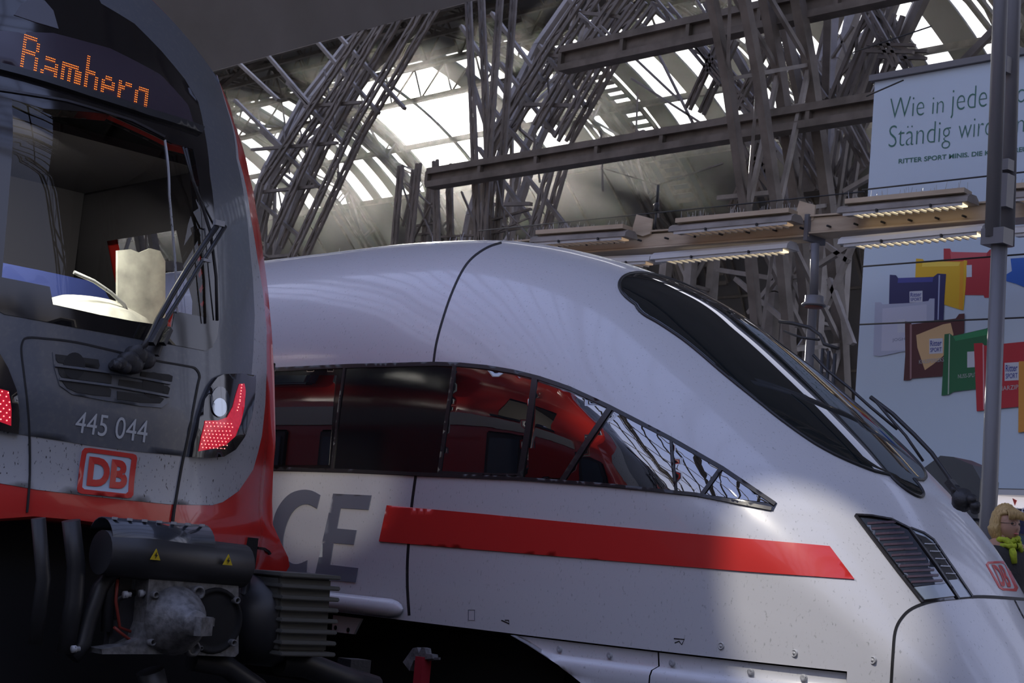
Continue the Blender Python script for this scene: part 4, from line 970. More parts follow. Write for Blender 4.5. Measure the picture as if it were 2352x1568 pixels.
for l, r_ in (([(562, 1270), (566, 1285), (566, 1330), (562, 1365), (556, 1370)], .022), ([(350, 1240), (330, 1270), (322, 1310)], .035), ([(350, 1240), (378, 1252), (385, 1290), (376, 1330)], .03), ([(268, 1262), (258, 1300), (250, 1350), (245, 1450)], .03),
              ([(335, 1365), (300, 1360), (268, 1375), (262, 1420)], .018), ([(300, 1300), (262, 1310), (230, 1350), (205, 1420), (190, 1480), (165, 1510)], .04), ([(440, 1515), (520, 1530), (590, 1580), (620, 1620)], .055), ([(345, 1540), (360, 1600), (380, 1640)], .07),
              ([(163, 1195), (175, 1300), (170, 1380), (150, 1500)], .045), ([(88, 1190), (100, 1330), (80, 1480)], .035)):
    m = MB(); m.tube([cp(x, y, -8.08) for x, y in l], r_, 12); obj('air_hose', m, m_rubber, reg)
for l in ([(270, 1330), (266, 1380), (275, 1440), (300, 1450)], [(262, 1440), (280, 1455), (300, 1470), (308, 1462)]):
    m = MB(); m.tube([cp(x, y, -8.02) for x, y in l], .008, 8); obj('red_cable', m, mat('red_cable', (.22, .03, .02), .5), reg)
for px, py in ((292, 1365), (328, 1362), (174, 1490), (258, 1285), (345, 1330)):
    m = MB(); m.lathe(cp(px, py, -7.98), (0, 1, .1), [(0, -.02), (.018, -.02), (.018, .0), (.012, .003), (.012, .02), (0, .02)], 10); obj('hose_fitting', m, m_silver, reg)
m = MB(); m.box((-8.55, RC, .22), (.9, 2.3, 1.36)); m.box((-9.0, RC-1.0, .35), (1.1, .5, .9)); obj('buffer_beam', m, m_dark, reg)
m = MB(); q = cp(275, 1425, -8.1); m.box(q, (.05, .12, .3)); obj('valve_plate', m, m_black, reg)
m = MB(); m.box(cp(283, 1345, -8.1), (.04, .07, .14)); obj('small_plate', m, mat('dull_beige', (.10, .09, .08), .7), reg)
# bellows and ribbed anti-climber
m = MB(); c_ = cp(612, 1420, -8.15); m.lathe(c_, (.75, .66, .0), [(0, -.14), (.22, -.14), (.245, -.10), (.245, .06), (.21, .12), (0, .14)], 30); obj('buffer_housing', m, m_rubber, reg)
ab = thing('ribbed_buffer', None, None); bpy.data.objects.remove(ab)
bc = [cp(638, 1318, -7.9), cp(770, 1326, -7.9), cp(757, 1502, -7.9), cp(636, 1500, -7.9)]
m = MB(); m.prism([bc[0]+Vector((0, .01, -.01)), bc[1]+Vector((0, -.02, -.01)), bc[2]+Vector((0, -.02, .01)), bc[3]+Vector((0, .01, .01))], (-.3, 0, 0)); m_buf = mat('dusty_rubber', (.085, .085, .078), .65); rb_ = obj('anti_climber', m, m_buf, reg, 'black ribbed buffer block', bev=.01)
for k in range(8):
    t_ = k/7; L_ = bc[0]*(1-t_)+bc[3]*t_; R_ = bc[1]*(1-t_)+bc[2]*t_; m = MB()
    m.beam(L_+Vector((-.12, 0, 0)), R_+Vector((-.12, .015, 0)), .31, .022); obj('rib', m, m_buf, rb_, bev=.005)
m = MB(); m.tube([cp(x, y, -8.1) for x, y in ((640, 1520), (700, 1525), (780, 1556), (860, 1580))], .07, 14); obj('air_pipe', m, m_rubber, reg)
m = MB(); m.box(cp(810, 1555, -8.2), (.12, .14, .2)); obj('junction_box', m, m_black, reg)
# bogie wheels under the regional train
for x in (-11.5, -14.0):
    for y in (3.8, 5.24):
        m = MB(); m.lathe((x, y, -.33), (0, 1, 0), [(0, -.06), (.40, -.06), (.43, .05), (.46, .07), (.46, .09), (0, .09)], 28); obj('wheel', m, m_black, reg)
m = MB(); m.box((-25, RC, .1), (30, 2.2, .8)); obj('underframe', m, m_dark, reg)
# ================================================================ between the trains: track stand
ts = thing('track_stand', 'red post with a two-pronged dark head standing below the white train', 'post', on(975, 1600, 1, 7.45))
m = MB(); a_, b_ = on(973, 1700, 1, 7.45), on(973, 1508, 1, 7.45); a_.z = -.95; a_.x = b_.x; m.beam(a_, b_, .075); obj('post', m, mat('red_post', (.30, .02, .03), .5), ts)
m = MB(); m.prism([on(x, y, 1, 7.43) for x, y in ((925, 1520), (948, 1488), (958, 1486), (962, 1500), (968, 1486), (976, 1488), (978, 1500), (992, 1502), (994, 1512), (950, 1516), (940, 1540))], (0, .05, 0)); obj('forked_head', m, m_soot, ts)
m = MB(); m.beam(on(985, 1514, 1, 7.45), on(1010, 1512, 1, 7.45), .015); obj('pin', m, m_soot, ts)
# ================================================================ light rail: cream beam with louvred lamps above and below
def lp_(px, py, f=None):   # the rail runs from Y=14.0 at the left to 14.9 at the right
    t = (px-1200)/1070.0; return on(px, py, 1, 14.0+.9*t)
lr = thing('light_rail', 'cream steel light beam running above the white train nose', 'beam', lp_(1700, 540))
def rail(px0, y0, px1, y1, hpx, dy=.22, nm='beam', mt=None, par=None, lab=None):
    p, q = lp_(px0, y0), lp_(px1, y1); m = MB(); m.beam(p, q, dy, hpx); return obj(nm, m, mt or m_beige, par or lr, lab)
PX = .0039
rail(1150, 583, 1872, 528, 36*PX); rail(1872, 521, 2520, 472, 38*PX)
rail(1150, 600, 1872, 547, .018, .30, 'flange'); rail(1872, 541, 2520, 492, .018, .30, 'flange'); rail(1150, 562, 1872, 510, .018, .28, 'flange'); rail(1872, 502, 2520, 452, .018, .28, 'flange')
for px in range(1240, 2300, 62):
    y = 562-(px-1230)*.073; m = MB(); m.lathe(lp_(px, y+14)+Vector((0, -.16, 0)), (0, -1, 0), [(.012, -.05), (.012, .01), (0, .012)], 8); obj('bolt', m, m_black, lr)
m = MB(); p = lp_(1872, 528); m.beam(p+Vector((0, 0, -.14)), p+Vector((0, 0, .14)), .05, .32); obj('joint_cable_tie', m, m_post, lr)
for px, py in ((1492, 517), (1866, 486)):
    m = MB(); q = [lp_(px+dx, py+dy)+Vector((0, -.12, 0)) for dx, dy in ((-26, 22), (-14, -20), (22, -10), (18, 24), (0, 30))]; m.prism(q, (0, .02, 0)); obj('angled_end_plate', m, m_beige, lr)
def fixture(x0, y0, x1, y1, lit, low, label, yo):
    """one louvred fluorescent luminaire; x0..x1 photo extent of its lower edge"""
    p, q = lp_(x0, y0)+Vector((0, yo, 0)), lp_(x1, y1)+Vector((0, yo, 0))
    if yo: # keep it on the same sight lines, just nearer or farther
        p, q = on(x0, y0, 1, lp_(x0, y0).y+yo), on(x1, y1, 1, lp_(x1, y1).y+yo)
    t = thing('luminaire', label, 'lamp', (p+q)/2, 'strip lamps on the cream light rail' if False else None)
    d = (q-p); n = d.normalized(); up_ = Vector((0, 0, 1)); s_ = Vector((0, 1, 0))
    pr_ = [(-.11, 0), (.11, 0), (.09, .05), (.05, .085), (-.05, .085), (-.10, .05)]
    m = MB(); a = p-n*.06; m.prism([a+s_*u+up_*v for u, v in pr_], (q-p)+n*.12); obj('housing', m, m_lampw if low else m_steel2, t)
    k = int(d.length/.085); m = MB(); mt = m_tubel if lit else m_tubed
    m.beam(p+d*.08+up_*-.005, q-d*.02+up_*-.005, .15, .02); obj('tube', m, mt, t)
    m = MB()
    for i in range(k): c_ = p+d*(.08+.9*i/k)-up_*.018; m.beam(c_-s_*.09, c_+s_*.09, .022, .03)
    m.beam(p-s_*.09-up_*.015, q-s_*.09-up_*.015, .008, .035)
    obj('louvre', m, m_lampw, t)
    if not low:
        m = MB(); m.beam(p-n*.0+up_*.12, q+up_*.12, .2, .05); tr = obj('tray', m, m_beige, t)
        m = MB()
        for i in range(int(d.length/.035)): 
            c_ = p+d*random.random()+up_*.14+s_*random.uniform(-.08, .08); m.beam(c_, c_+Vector((random.uniform(-.02, .02), random.uniform(-.02, .02), random.uniform(.04, .10))), .003)
        o = obj('bird_spikes', m, m_silver, t); o['kind'] = 'stuff'
    for i in (0.3, .75):
        m = MB(); c_ = p+d*i; m.box(c_+s_*-.11+up_*-.01, (.02, .02, .03)); obj('clip', m, m_black, t)
    return t
fixture(1240, 560, 1440, 547, False, False, 'leftmost upper strip lamp on the cream light rail', -.25)
fixture(1560, 535, 1820, 512, False, False, 'upper strip lamp on the cream rail above the windscreen, unlit looking', -.25)
fixture(1948, 493, 2222, 468, True, False, 'brightly lit upper strip lamp in front of the billboard', -.25)
fixture(1330, 610, 1495, 603, False, True, 'lower strip lamp mostly hidden behind the train roof', -.1)
fixture(1518, 599, 1810, 574, True, True, 'lower strip lamp under the rail left of the lattice column', -.1)
fixture(1950, 564, 2255, 536, True, True, 'lower strip lamp just above the chocolate packs', -.1)
fixture(2340, 540, 2600, 520, True, True, 'strip lamp cut by the right photo edge', -.1)
fixture(2330, 460, 2600, 440, False, False, 'upper strip lamp cut by the right photo edge', -.25)
# catenary wires
for l, y_ in (((1100, 530, 1985, 440), 17.5), ((1980, 436, 2352, 395), 15.5), ((1980, 612, 2400, 580), 15.3), ((1975, 745, 2400, 727), 15.3), ((1960, 120, 2140, 60), 15.5), ((1990, 221, 2075, 184), 15.7)):
    m = MB(); m.tube([on(l[0], l[1], 1, y_), on(l[2], l[3], 1, y_)], .009, 6); solo('wire', m, m_black, 'thin dark wire crossing the %s' % ({436: 'upper billboard under the small print', 612: 'billboard above the dark blue pack', 745: 'billboard behind the pale pack', 530: 'hall behind the light rail', 120: 'roof above the billboard', 221: 'upper left corner of the billboard'}[l[1]]), 'wire')
m = MB(); a0 = on(1512, 425, 1, 17.5); m.tube([a0, a0+Vector((0, 0, -.25))], .02, 8); m.lathe(a0+Vector((0, 0, -.32)), (0, 0, 1), [(0, -.06), (.05, -.05), (.03, 0), (.05, .03), (.03, .06), (0, .08)], 12); m.tube([a0+Vector((0, 0, -.4)), a0+Vector((0, 0, -.62))], .015, 8); solo('insulator', m, m_black, 'small dark wire insulator hanging above the long light rail', 'insulator')
# ================================================================ lamp posts at the right
p1t, p1b = on(2316, -500, 1, 12.9), on(2279, 545, 1, 12.9)
pp = thing('lamp_post', 'tall grey post crossing the right side of the billboard', 'post', (p1b.x, 12.9, 0))
m = MB(); m.tube([p1b, p1t], .066, 8); obj('upper_tube', m, m_post, pp)
m = MB(); b1 = on(2296, 545, 1, 12.95); b2 = on(2271, 1165, 1, 12.95); m.tube([b1+Vector((0, 0, .02)), b2, Vector((b2.x-.02, b2.y, 0))], .071, 12); obj('lower_tube', m, m_post, pp)
m = MB(); m.box(on(2290, 545, 1, 12.93), (.22, .16, .14)); obj('collar', m, m_post, pp)
p2 = on(2343, -480, 1, 13.5); p3 = on(2312, 565, 1, 13.5); m = MB(); m.tube([p3, p2], [.07, .06], 10); m.tube([on(2308, 400, 1, 13.4), on(2308, 450, 1, 13.4)], .05, 8)
m.box(on(2309, 150, 1, 13.4), (.08, .08, .15)); m.box(on(2311, 380, 1, 13.4), (.1, .1, .1)); m.box(on(2307, 440, 1, 13.4), (.12, .12, .3)); solo('hanging_rod', m, m_post, 'slightly thinner grey rod hanging behind the tall grey post', 'post')
# hanging round lamp on its stem
hl_ = thing('hanging_lamp', 'round grey hanging lamp on a stem in front of the lattice column', 'lamp', on(1869, 700, 1, 14.3))
m = MB(); m.tube([on(1872, 560, 1, 14.3), on(1869, 684, 1, 14.3)], .045, 12); obj('stem', m, m_post, hl_)
m = MB(); c_ = on(1869, 704, 1, 14.3); m.lathe(c_, (0, 0, 1), [(0, .0), (.10, .0), (.125, .005), (.128, .02), (.098, .045), (.095, .11), (.05, .115), (0, .12)], 28); obj('shade', m, m_post, hl_)
m = MB(); m.lathe(c_+Vector((0, 0, -.012)), (0, 0, 1), [(0, 0), (.095, 0), (.095, .014), (0, .014)], 28); obj('diffuser', m, mat('reddish_diffuser', (.25, .10, .08), .5), hl_)
m = MB(); q = on(1866, 715, 1, 14.9); m.tube([(q.x, q.y, q.z+.05), (q.x, q.y, 0)], .05, 12); solo('slim_post', m, m_post, 'slim grey post directly under the round hanging lamp', 'post')
# ladder rail behind the nose
m = MB(); m.tube([on(x, y, 1, 13.5) for x, y in ((1790, 738), (1820, 742), (1860, 752), (1885, 770), (1893, 790), (1925, 800))], .018, 8); m.tube([on(x, y, 1, 13.5) for x, y in ((1800, 760), (1840, 775), (1882, 780))], .012, 8)
tr_ = on(1925, 810, 1, 13.5)
for k in range(3):
    q_ = on(1890+k*14, 800+k*6, 1, 13.5); m.tube([q_, (q_.x, q_.y, 0)], .018, 8)
solo('pipe_railing', m, m_black, 'curved dark pipe railing behind the upper nose windscreen', 'railing')
# ================================================================ billboard
BY = 16.0
BL = on(1999, 190, 1, BY); BB = on(1962, 1112, 1, BY)
bx0 = (BL.x+BB.x)/2; bx1 = on(2800, 500, 1, BY).x; zt, zb_ = BL.z, BB.z
bd = thing('billboard', 'huge white chocolate advertising billboard with German slogan at the right', 'billboard', (bx0+2, BY+.1, 0))
m = MB(); m.box(((bx0+bx1)/2, BY+.06, (zt+zb_)/2), (bx1-bx0, .12, zt-zb_)); obj('panel', m, m_board, bd)
m = MB(); m.box(((bx0+bx1)/2, BY+.05, zt+.04), (bx1-bx0+.1, .2, .07)); obj('top_rail', m, m_post, bd)
m = MB(); m.box(((bx0+bx1)/2, BY+.05, zb_-.04), (bx1-bx0+.1, .2, .07)); obj('bottom_rail', m, m_post, bd)
for x_ in (bx0+.3, bx0+3.5, bx1-.3): m = MB(); m.box((x_, BY+.25, zt/2), (.15, .15, zt)); obj('support', m, m_post, bd)
def bfn(p):
    q = on(p[0], p[1], 1, BY); return (q, Vector((0, -1, 0)))
text_on('Wie in jeder Moment.', [(2043, 275), (2600, 205), (2604, 140), (2049, 205)], bfn, .004, m_green, bd, bold=-.022) if False else None
def words(s, x0, yb, x1, yb1, cap, bold):   # baseline from (x0,yb) to (x1,yb1); cap = height in px of the tallest glyph box
    # the glyph box may include descenders, so measure against a reference
    V, F_ = text_mesh(s, bold); 
    return V, F_
def textline(s, p0, p1, hpx, drop, bold, mt, par, nm='lettering'):
    """p0/p1: baseline ends; hpx: height above the baseline; drop: descender depth"""
    p0, p1 = Vector(p0), Vector(p1); up_ = Vector((hpx*.055, -hpx)); dn = Vector((-drop*.055, drop))
    return text_on(s, [p0+dn, p1+dn, p1+up_, p0+up_], bfn, .004, mt, par, nm, bold=bold)
textline('Wie', (2043, 274), (2122, 264), 47, 0, -.018, m_green, bd); textline('in', (2141, 262), (2167, 258), 38, 0, -.018, m_green, bd); textline('jeder', (2184, 254), (2288, 240), 50, 18, -.018, m_green, bd); textline('Moment.', (2302, 240), (2460, 222), 46, 0, -.018, m_green, bd)
textline('Ständig', (2041, 337), (2183, 322), 48, 18, -.018, m_green, bd); textline('wird', (2201, 319), (2279, 310), 46, 0, -.018, m_green, bd); textline('ein', (2300, 309), (2352, 303), 40, 0, -.018, m_green, bd)
textline('RITTER SPORT MINIS. DIE KLEINE FREUDE.', (2064, 376), (2385, 345), 11, 0, .018, m_green, bd)
# chocolate packs printed flat on the board
def pk(name, outline_, col, off=.006, lab=None, par=None, rough=.45):
    m_ = mat('print_'+name, col, rough); V, fs = tri(outline_, [], 60); m = MB(); n = len(V)
    vs = [bfn(v)[0]+Vector((0, -off, 0)) for v in V]; m.add(vs, fs); return obj('printed_'+name, m, m_, par or bd, lab)
def q3(p): return (1900+p[0]/2.613, 500+p[1]/2.613)
Q = lambda *l: [q3(p) for p in l]
pk('red_pack', Q((700, 185), (738, 185), (748, 205), (960, 210), (978, 190), (1005, 190), (990, 400), (975, 480), (945, 480), (940, 465), (700, 462)), (.42, .035, .05), .004, 'red pack print')
pk('red_fold', Q((738, 190), (748, 205), (960, 210), (955, 240), (745, 250)), (.55, .10, .12), .005)
pk('yellow_pack', Q((535, 245), (575, 248), (585, 262), (815, 262), (825, 255), (842, 258), (832, 420), (820, 555), (795, 550), (700, 520), (525, 480)), (.68, .42, .02), .006, 'yellow pack print')
pk('yellow_fold', Q((575, 262), (800, 268), (790, 290), (570, 295)), (.80, .58, .08), .007); pk('yellow_edge', Q((800, 265), (822, 258), (815, 550), (792, 545)), (.70, .33, .02), .007)
pk('blue_pack', Q((378, 342), (415, 345), (428, 362), (640, 355), (665, 335), (716, 338), (705, 500), (700, 615), (600, 612), (372, 560)), (.018, .022, .11), .008, 'dark blue pack print')
pk('blue_fold', Q((428, 362), (640, 357), (635, 385), (425, 392)), (.05, .06, .28), .009); pk('blue_edge', Q((672, 345), (680, 345), (672, 612), (664, 612)), (.35, .40, .60), .009)
pk('silver_pack', Q((290, 508), (325, 508), (335, 520), (500, 512), (610, 500), (618, 485), (648, 485), (645, 620), (640, 700), (470, 800), (318, 832), (280, 826)), (.40, .44, .58), .010, 'pale silver pack print')
pk('silver_front', Q((335, 545), (600, 520), (600, 700), (470, 795), (328, 800)), (.50, .53, .66), .011)
pk('brown_pack', Q((470, 622), (500, 625), (512, 640), (775, 605), (795, 578), (828, 575), (826, 690), (760, 780), (720, 950), (515, 965), (500, 975), (462, 978), (472, 820)), (.085, .025, .03), .012, 'brown pack print with a biscuit')
pk('brown_edge', Q((500, 640), (512, 640), (510, 965), (500, 970)), (.30, .17, .18), .013)
pk('biscuit', Q((538, 705), (600, 680), (700, 640), (745, 632), (762, 700), (740, 760), (700, 830), (640, 880), (590, 915), (568, 850), (545, 780)), (.62, .42, .22), .013, 'printed biscuit')
pk('green_pack', Q((708, 700), (740, 695), (760, 710), (960, 665), (1000, 640), (1060, 632), (1052, 780), (1040, 900), (960, 1020), (760, 1045), (735, 1062), (690, 1068), (702, 860)), (.015, .13, .055), .014, 'green pack print')
pk('green_edge', Q((736, 700), (742, 700), (735, 1060), (728, 1060)), (.40, .50, .42), .015); pk('green_fold', Q((760, 712), (1000, 660), (985, 700), (775, 740)), (.03, .24, .10), .015)
pk('red_front_pack', Q((885, 755), (935, 752), (950, 768), (1180, 745), (1560, 720), (1560, 1080), (1300, 1120), (1000, 1150), (902, 1162), (895, 980)), (.45, .025, .04), .016, 'large red pack print')
pk('red_front_edge', Q((938, 760), (945, 765), (950, 1150), (942, 1152)), (.65, .35, .38), .017)
pk('orange_pack', Q((1155, 862), (1600, 850), (1600, 1250), (1220, 1280), (1152, 1290)), (.62, .28, .05), .018, 'orange pack print')
pk('bright_blue_pack', Q((1102, 245), (1400, 225), (1400, 400), (1180, 415), (1130, 395), (1055, 375), (1060, 350), (1110, 320)), (.03, .13, .50), .006, 'bright blue pack print')
m_lab = (.55, .58, .66)
def label_sq(name, x0, y0, x1, y1, off, txt=True, sl=-.06):
    pk(name, Q((x0, y0), (x1, y0+sl*(x1-x0)), (x1, y1+sl*(x1-x0)), (x0, y1)), m_lab, off)
    if txt:
        m_ = mat('print_blue_'+name, (.03, .05, .28), .5); w_ = x1-x0; h_ = y1-y0
        for s_, a, b in (('Ritter', .50, .12), ('SPORT', .88, .60)):
            qd = Q((x0+.08*w_, y0+a*h_), (x1-.08*w_, y0+a*h_+sl*w_), (x1-.08*w_, y0+b*h_+sl*w_), (x0+.08*w_, y0+b*h_)); text_on(s_, qd, bfn, off+.002, m_, bd, bold=.01)
label_sq('label_blue', 497, 443, 575, 510, .0095); label_sq('label_silver', 425, 612, 470, 690, .0115, False); label_sq('label_brown', 617, 728, 698, 818, .0145)
label_sq('label_green', 845, 805, 890, 900, .0155, False); label_sq('label_red', 1070, 872, 1155, 980, .0175); label_sq('label_red_back', 838, 285, 870, 357, .0065, False)
m_pt = mat('print_pale_text', (.42, .44, .46), .6); m_pg = mat('print_grey_text', (.16, .18, .30), .6)
for s_, x0, y0, x1, h_, off, mt_ in (('JOGH', 395, 748, 470, 22, .012, m_pg), ('KNUSPERKEKS', 556, 878, 705, 24, .016, m_pt), ('NUSS-SPLITTER', 790, 965, 940, 24, .0155, m_pt), ('MARZIPAN', 1035, 1040, 1200, 26, .0175, m_pt)):
    w_ = x1-x0; text_on(s_, Q((x0, y0), (x1, y0-.1*w_), (x1, y0-.1*w_-h_), (x0, y0-h_)), bfn, off, mt_, bd, bold=.0)
m_sh = mat('print_shadow', (.30, .34, .44), .6)
# ================================================================ kiosk roof, station sign, panels on the far platform
kz = MB(); q = [on(x, y, 1, 13.4) for x, y in ((2100, 1090), (2160, 1046), (2190, 1049), (2234, 1068), (2252, 1100), (2246, 1190), (2150, 1190))]
kb = thing('kiosk', 'dark kiosk with an angled roof behind the nose wiper', 'kiosk', (q[3].x, 13.7, 0))
kz.prism(q, (0, .3, 0)); obj('roof', kz, mat('kiosk_dark', (.06, .065, .075), .35), kb)
m = MB(); lo = min(v.z for v in q); m.box((q[3].x-.30, 13.55, lo/2), (.5, .25, lo)); obj('kiosk_wall', m, mat('kiosk_blue', (.012, .03, .09), .4), kb)
SY = 15.0
sg = thing('station_sign', 'dark blue station name sign under a white lit header behind the woman', 'sign', on(2330, 1300, 1, SY))
def slab(poly, yv, th, mt, nm, par, lab=None):
    m = MB(); m.prism([on(x, y, 1, yv) for x, y in poly], (0, th, 0)); return obj(nm, m, mt, par, lab)
slab([(2240, 1163), (2500, 1178), (2500, 1236), (2240, 1218)], SY, .1, mat('sign_navy', (.012, .015, .07), .3), 'name_panel', sg)
slab([(2240, 1136), (2500, 1148), (2500, 1174), (2240, 1161)], SY, .1, mat('sign_header', (.8, .76, .78), .4, emit=(1, .93, .95), estr=.35), 'header', sg)
slab([(2240, 1122), (2500, 1128), (2500, 1142), (2240, 1134)], SY-.05, .3, m_lampw, 'cornice', sg)
slab([(2240, 1222), (2500, 1240), (2500, 1262), (2240, 1242)], SY, .1, mat('sign_teal', (.06, .10, .12), .4), 'lower_panel', sg)
slab([(2240, 1246), (2500, 1266), (2500, 1700), (2240, 1700)], SY+.1, .1, mat('grey_panelling', (.15, .155, .17), .5), 'backing', sg)
def sfn(p): return (on(p[0], p[1], 1, SY), Vector((0, -1, 0)))
text_on('Hbf', [(2318, 1187), (2352, 1189), (2353, 1166), (2320, 1164)], sfn, .004, mat('sign_white', (.7, .72, .78), .4), sg, bold=.01)
text_on('Frankfurt (Main)', [(2200, 1181), (2311, 1187), (2312, 1170), (2201, 1164)], sfn, .004, mat('sign_white', (.7, .72, .78), .4), sg, bold=.01) if False else None
m = MB(); c_ = on(2331, 1151, 1, SY-.01); m.prism([c_+Vector(v) for v in ((-.03, 0, .03), (.02, 0, .01), (.0, 0, -.04))], (0, .005, 0)); obj('header_mark', m, m_red, sg)
# ================================================================ woman on the far platform
WY = 11.35
hc = on(2306, 1208, 1, WY); wx = hc.x+.02; wz = hc.z
wm = thing('person', 'blond woman in a dark coat and lime green scarf right of the nose', 'person', (wx, WY, 0))
def skin_mesh(pts, edges, radii, sub=2):
    me = bpy.data.meshes.new('s'); me.from_pydata([Vector(p) for p in pts], edges, []); o = bpy.data.objects.new('s', me); C.objects.link(o)
    o.modifiers.new('skin', 'SKIN'); o.modifiers.new('sub', 'SUBSURF').levels = sub
    for v, r in zip(me.skin_vertices[0].data, radii): v.radius = r if isinstance(r, tuple) else (r, r); v.use_root = False
    me.skin_vertices[0].data[0].use_root = True
    bpy.context.view_layer.update(); dg = bpy.context.evaluated_depsgraph_get(); r = bpy.data.meshes.new_from_object(o.evaluated_get(dg))
    vs = [v.co.copy() for v in r.vertices]; fs = [tuple(p.vertices) for p in r.polygons]; bpy.data.objects.remove(o); m = MB(); m.add(vs, fs, True); return m
H = Vector((wx, WY, 0)); hz = wz
fd = Vector((.93, -.37, 0)); sd_ = Vector((.37, .93, 0))       # facing right and slightly towards the camera
def B3(f, s, z): return H+fd*f+sd_*s+Vector((0, 0, z))
k = hz/1.56
pts = [B3(0, 0, .92*k), B3(-.01, 0, 1.1*k), B3(-.01, 0, 1.28*k), B3(-.01, 0, 1.38*k), B3(.0, 0, 1.47*k), B3(.015, 0, 1.52*k), B3(.02, 0, 1.60*k), B3(.01, 0, 1.665*k),
       B3(0, .17, 1.36*k), B3(-.02, .24, 1.1*k), B3(.10, .22, .90*k), B3(.16, .20, .84*k), B3(0, -.17, 1.36*k), B3(-.02, -.24, 1.1*k), B3(.10, -.22, .90*k), B3(.16, -.20, .84*k),
       B3(0, .1, .84*k), B3(.01, .11, .46*k), B3(-.02, .11, .08), B3(.13, .12, .03), B3(0, -.1, .84*k), B3(.06, -.11, .46*k), B3(.05, -.11, .08), B3(.2, -.12, .03)]
ed = [(0, 1), (1, 2), (2, 3), (3, 4), (4, 5), (5, 6), (6, 7), (3, 8), (8, 9), (9, 10), (10, 11), (3, 12), (12, 13), (13, 14), (14, 15), (0, 16), (16, 17), (17, 18), (18, 19), (0, 20), (20, 21), (21, 22), (22, 23)]
rd = [.16, .13, .15, .12, .055, .07, .095, .07, .075, .055, .042, .035, .075, .055, .042, .035, .10, .07, .05, .04, .10, .07, .05, .04]
m_skin = mat('skin', (.42, .24, .17), .55); m_coat = mat('dark_coat', (.035, .034, .036), .85, bump=.4); m_hair = mat('blond_hair', (.52, .36, .15), .5, noise=(60, 5, (.25, .15, .05), .4, .7, (3, 3, .4)))
obj('body', skin_mesh(pts, ed, rd), m_skin, wm)
# face: nose, lips, eyes, glasses
hcn = B3(.02, 0, hz)
def blob(c, r3, nu=16, nv=12, fn=None):
    m = MB(); vs = []
    for j in range(nv+1):
        ph = math.pi*j/nv
        for i in range(nu):
            th = 2*math.pi*i/nu; d = Vector((math.cos(th)*math.sin(ph), math.sin(th)*math.sin(ph), math.cos(ph))); q = Vector((d.x*r3[0], d.y*r3[1], d.z*r3[2]))
            if fn: q = fn(q, d)
            vs.append(c+fd*q.x+sd_*q.y+Vector((0, 0, q.z)))
    return m.add(vs, [(j*nu+i, j*nu+(i+1) % nu, (j+1)*nu+(i+1) % nu, (j+1)*nu+i) for j in range(nv) for i in range(nu)], True)
def facef(q, d):
    if d.x > 0:
        q.x += .016*math.exp(-((q.y/.014)**2))*math.exp(-(((q.z+.012)/.022)**2)) + .005*math.exp(-((q.y/.025)**2)-((q.z+.055)/.009)**2) + .006*math.exp(-((q.y/.02)**2)-((q.z+.085)/.014)**2)
        q.x -= .006*math.exp(-(((abs(q.y)-.03)/.014)**2)-((q.z-.018)/.012)**2)
    if q.z < -.03: q.y *= 1-(-.03-q.z)*3.2
    return q
fb = blob(hcn, (.098, .075, .118), 40, 32, facef); obj('face', fb, m_skin, wm)
obj('lips', blob(hcn+fd*.098+Vector((0, 0, -.055)), (.008, .022, .007)), mat('lips', (.45, .12, .11), .4), wm)
for s_ in (-1, 1):
    obj('eye', blob(hcn+fd*.086+sd_*s_*.03+Vector((0, 0, .018)), (.010, .012, .007)), mat('eye', (.05, .04, .035), .2), wm)
    m = MB(); m.tube([hcn+fd*.106+sd_*(s_*.033+.021*math.cos(t))+Vector((0, 0, .016+.014*math.sin(t))) for t in np.linspace(0, 6.2832, 17)], .0016, 6, False)
    m.tube([hcn+fd*.106+sd_*s_*.054+Vector((0, 0, .018)), hcn+fd*.0+sd_*s_*.08+Vector((0, 0, .02))], .0016, 6); obj('glasses_rim', m, m_black, wm)
def hairf(q, d):
    if d.x > .25 and q.z < .055: q.x = min(q.x, .045-.12*max(0, -q.z)); 
    if q.z < -.02: q.y *= 1.16; q.x *= 1.10; q.z *= 1.12
    r_ = 1+.035*math.sin(d.y*23+d.z*5)*math.sin(d.x*17)
    return q*r_
obj('hair', blob(hcn+Vector((-.02, 0, .018))-fd*.012, (.120, .098, .150), 44, 34, hairf), m_hair, wm, 'blond chin-length bob')
fr_ = MB()
for k_ in range(26):
    a = -.07+.14*k_/25; fr_.tube([hcn+fd*.05+sd_*a*.8+Vector((0, 0, .135-abs(a)*.3)), hcn+fd*.095+sd_*a+Vector((0, 0, .095)), hcn+fd*.103+sd_*a*1.05+Vector((0, 0, .05-.15*abs(a)))], [.007, .006, .002], 5)
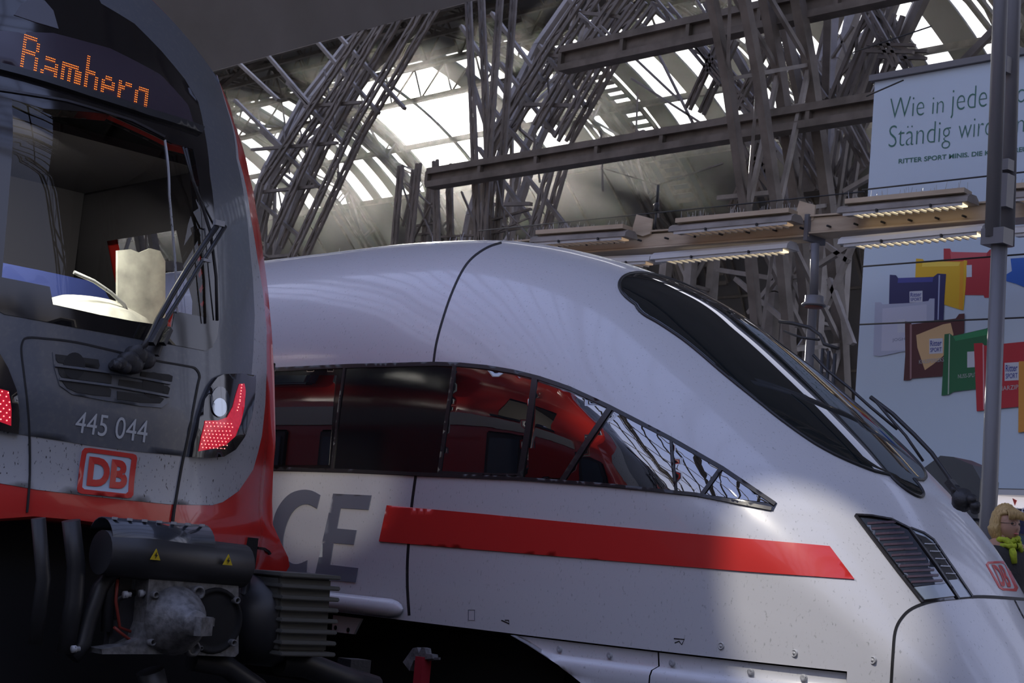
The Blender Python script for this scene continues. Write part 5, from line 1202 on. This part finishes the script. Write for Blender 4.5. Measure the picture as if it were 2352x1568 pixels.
obj('fringe', fr_, m_hair, wm)
m = MB()
for i, (zz, rr_, tilt) in enumerate(((1.455, .085, .01), (1.43, .10, -.02), (1.40, .105, .015))):
    m.tube([B3(.015+rr_*math.cos(t), rr_*.85*math.sin(t), zz*k+tilt*math.sin(t*2+i)+.008*math.sin(t*5)) for t in np.linspace(0, 6.2832, 25)], [.021+.005*math.sin(t*4+i) for t in range(25)], 10, False)
m.tube([B3(.09, -.02, 1.42*k), B3(.13, -.03, 1.36*k), B3(.14, -.02, 1.28*k)], [.02, .028, .02], 8); obj('scarf', m, mat('lime_scarf', (.42, .50, .03), .8, noise=(40, 5, (.25, .32, .02), .4, .7)), wm, 'lime green scarf')
def cl_(pts_i, rr_): return rr_
cp_ = [B3(0, 0, .80*k), B3(-.01, 0, 1.02*k), B3(-.01, 0, 1.2*k), B3(-.01, 0, 1.33*k), B3(0, 0, 1.40*k), B3(0, .185, 1.345*k), B3(-.02, .255, 1.1*k), B3(.08, .23, .92*k), B3(0, -.185, 1.345*k), B3(-.02, -.255, 1.1*k), B3(.08, -.23, .92*k), B3(0, 0, .55*k)]
obj('coat', skin_mesh(cp_, [(0, 1), (1, 2), (2, 3), (3, 4), (3, 5), (5, 6), (6, 7), (3, 8), (8, 9), (9, 10), (0, 11)], [(.21, .2), .165, .175, .14, .085, .095, .075, .062, .095, .075, .062, (.24, .22)]), m_coat, wm, 'dark coat')
obj('trousers', skin_mesh([B3(0, 0, .86*k), B3(0, .1, .78*k), B3(.01, .11, .46*k), B3(-.02, .11, .12), B3(0, -.1, .78*k), B3(.06, -.11, .46*k), B3(.05, -.11, .12)], [(0, 1), (1, 2), (2, 3), (0, 4), (4, 5), (5, 6)], [.14, .11, .08, .06, .11, .08, .06]), m_black, wm)

# ================================================================ added haze that spreads the sun glare through the far hall
hz_ = haze('glare_haze', (-45, 40, 10), (130, 27, 19.0), .0011, .8); hz_['kind'] = 'stuff'; hz_['label'] = 'thin haze added for sun glare in the far hall behind the trains'; hz_['category'] = 'haze'
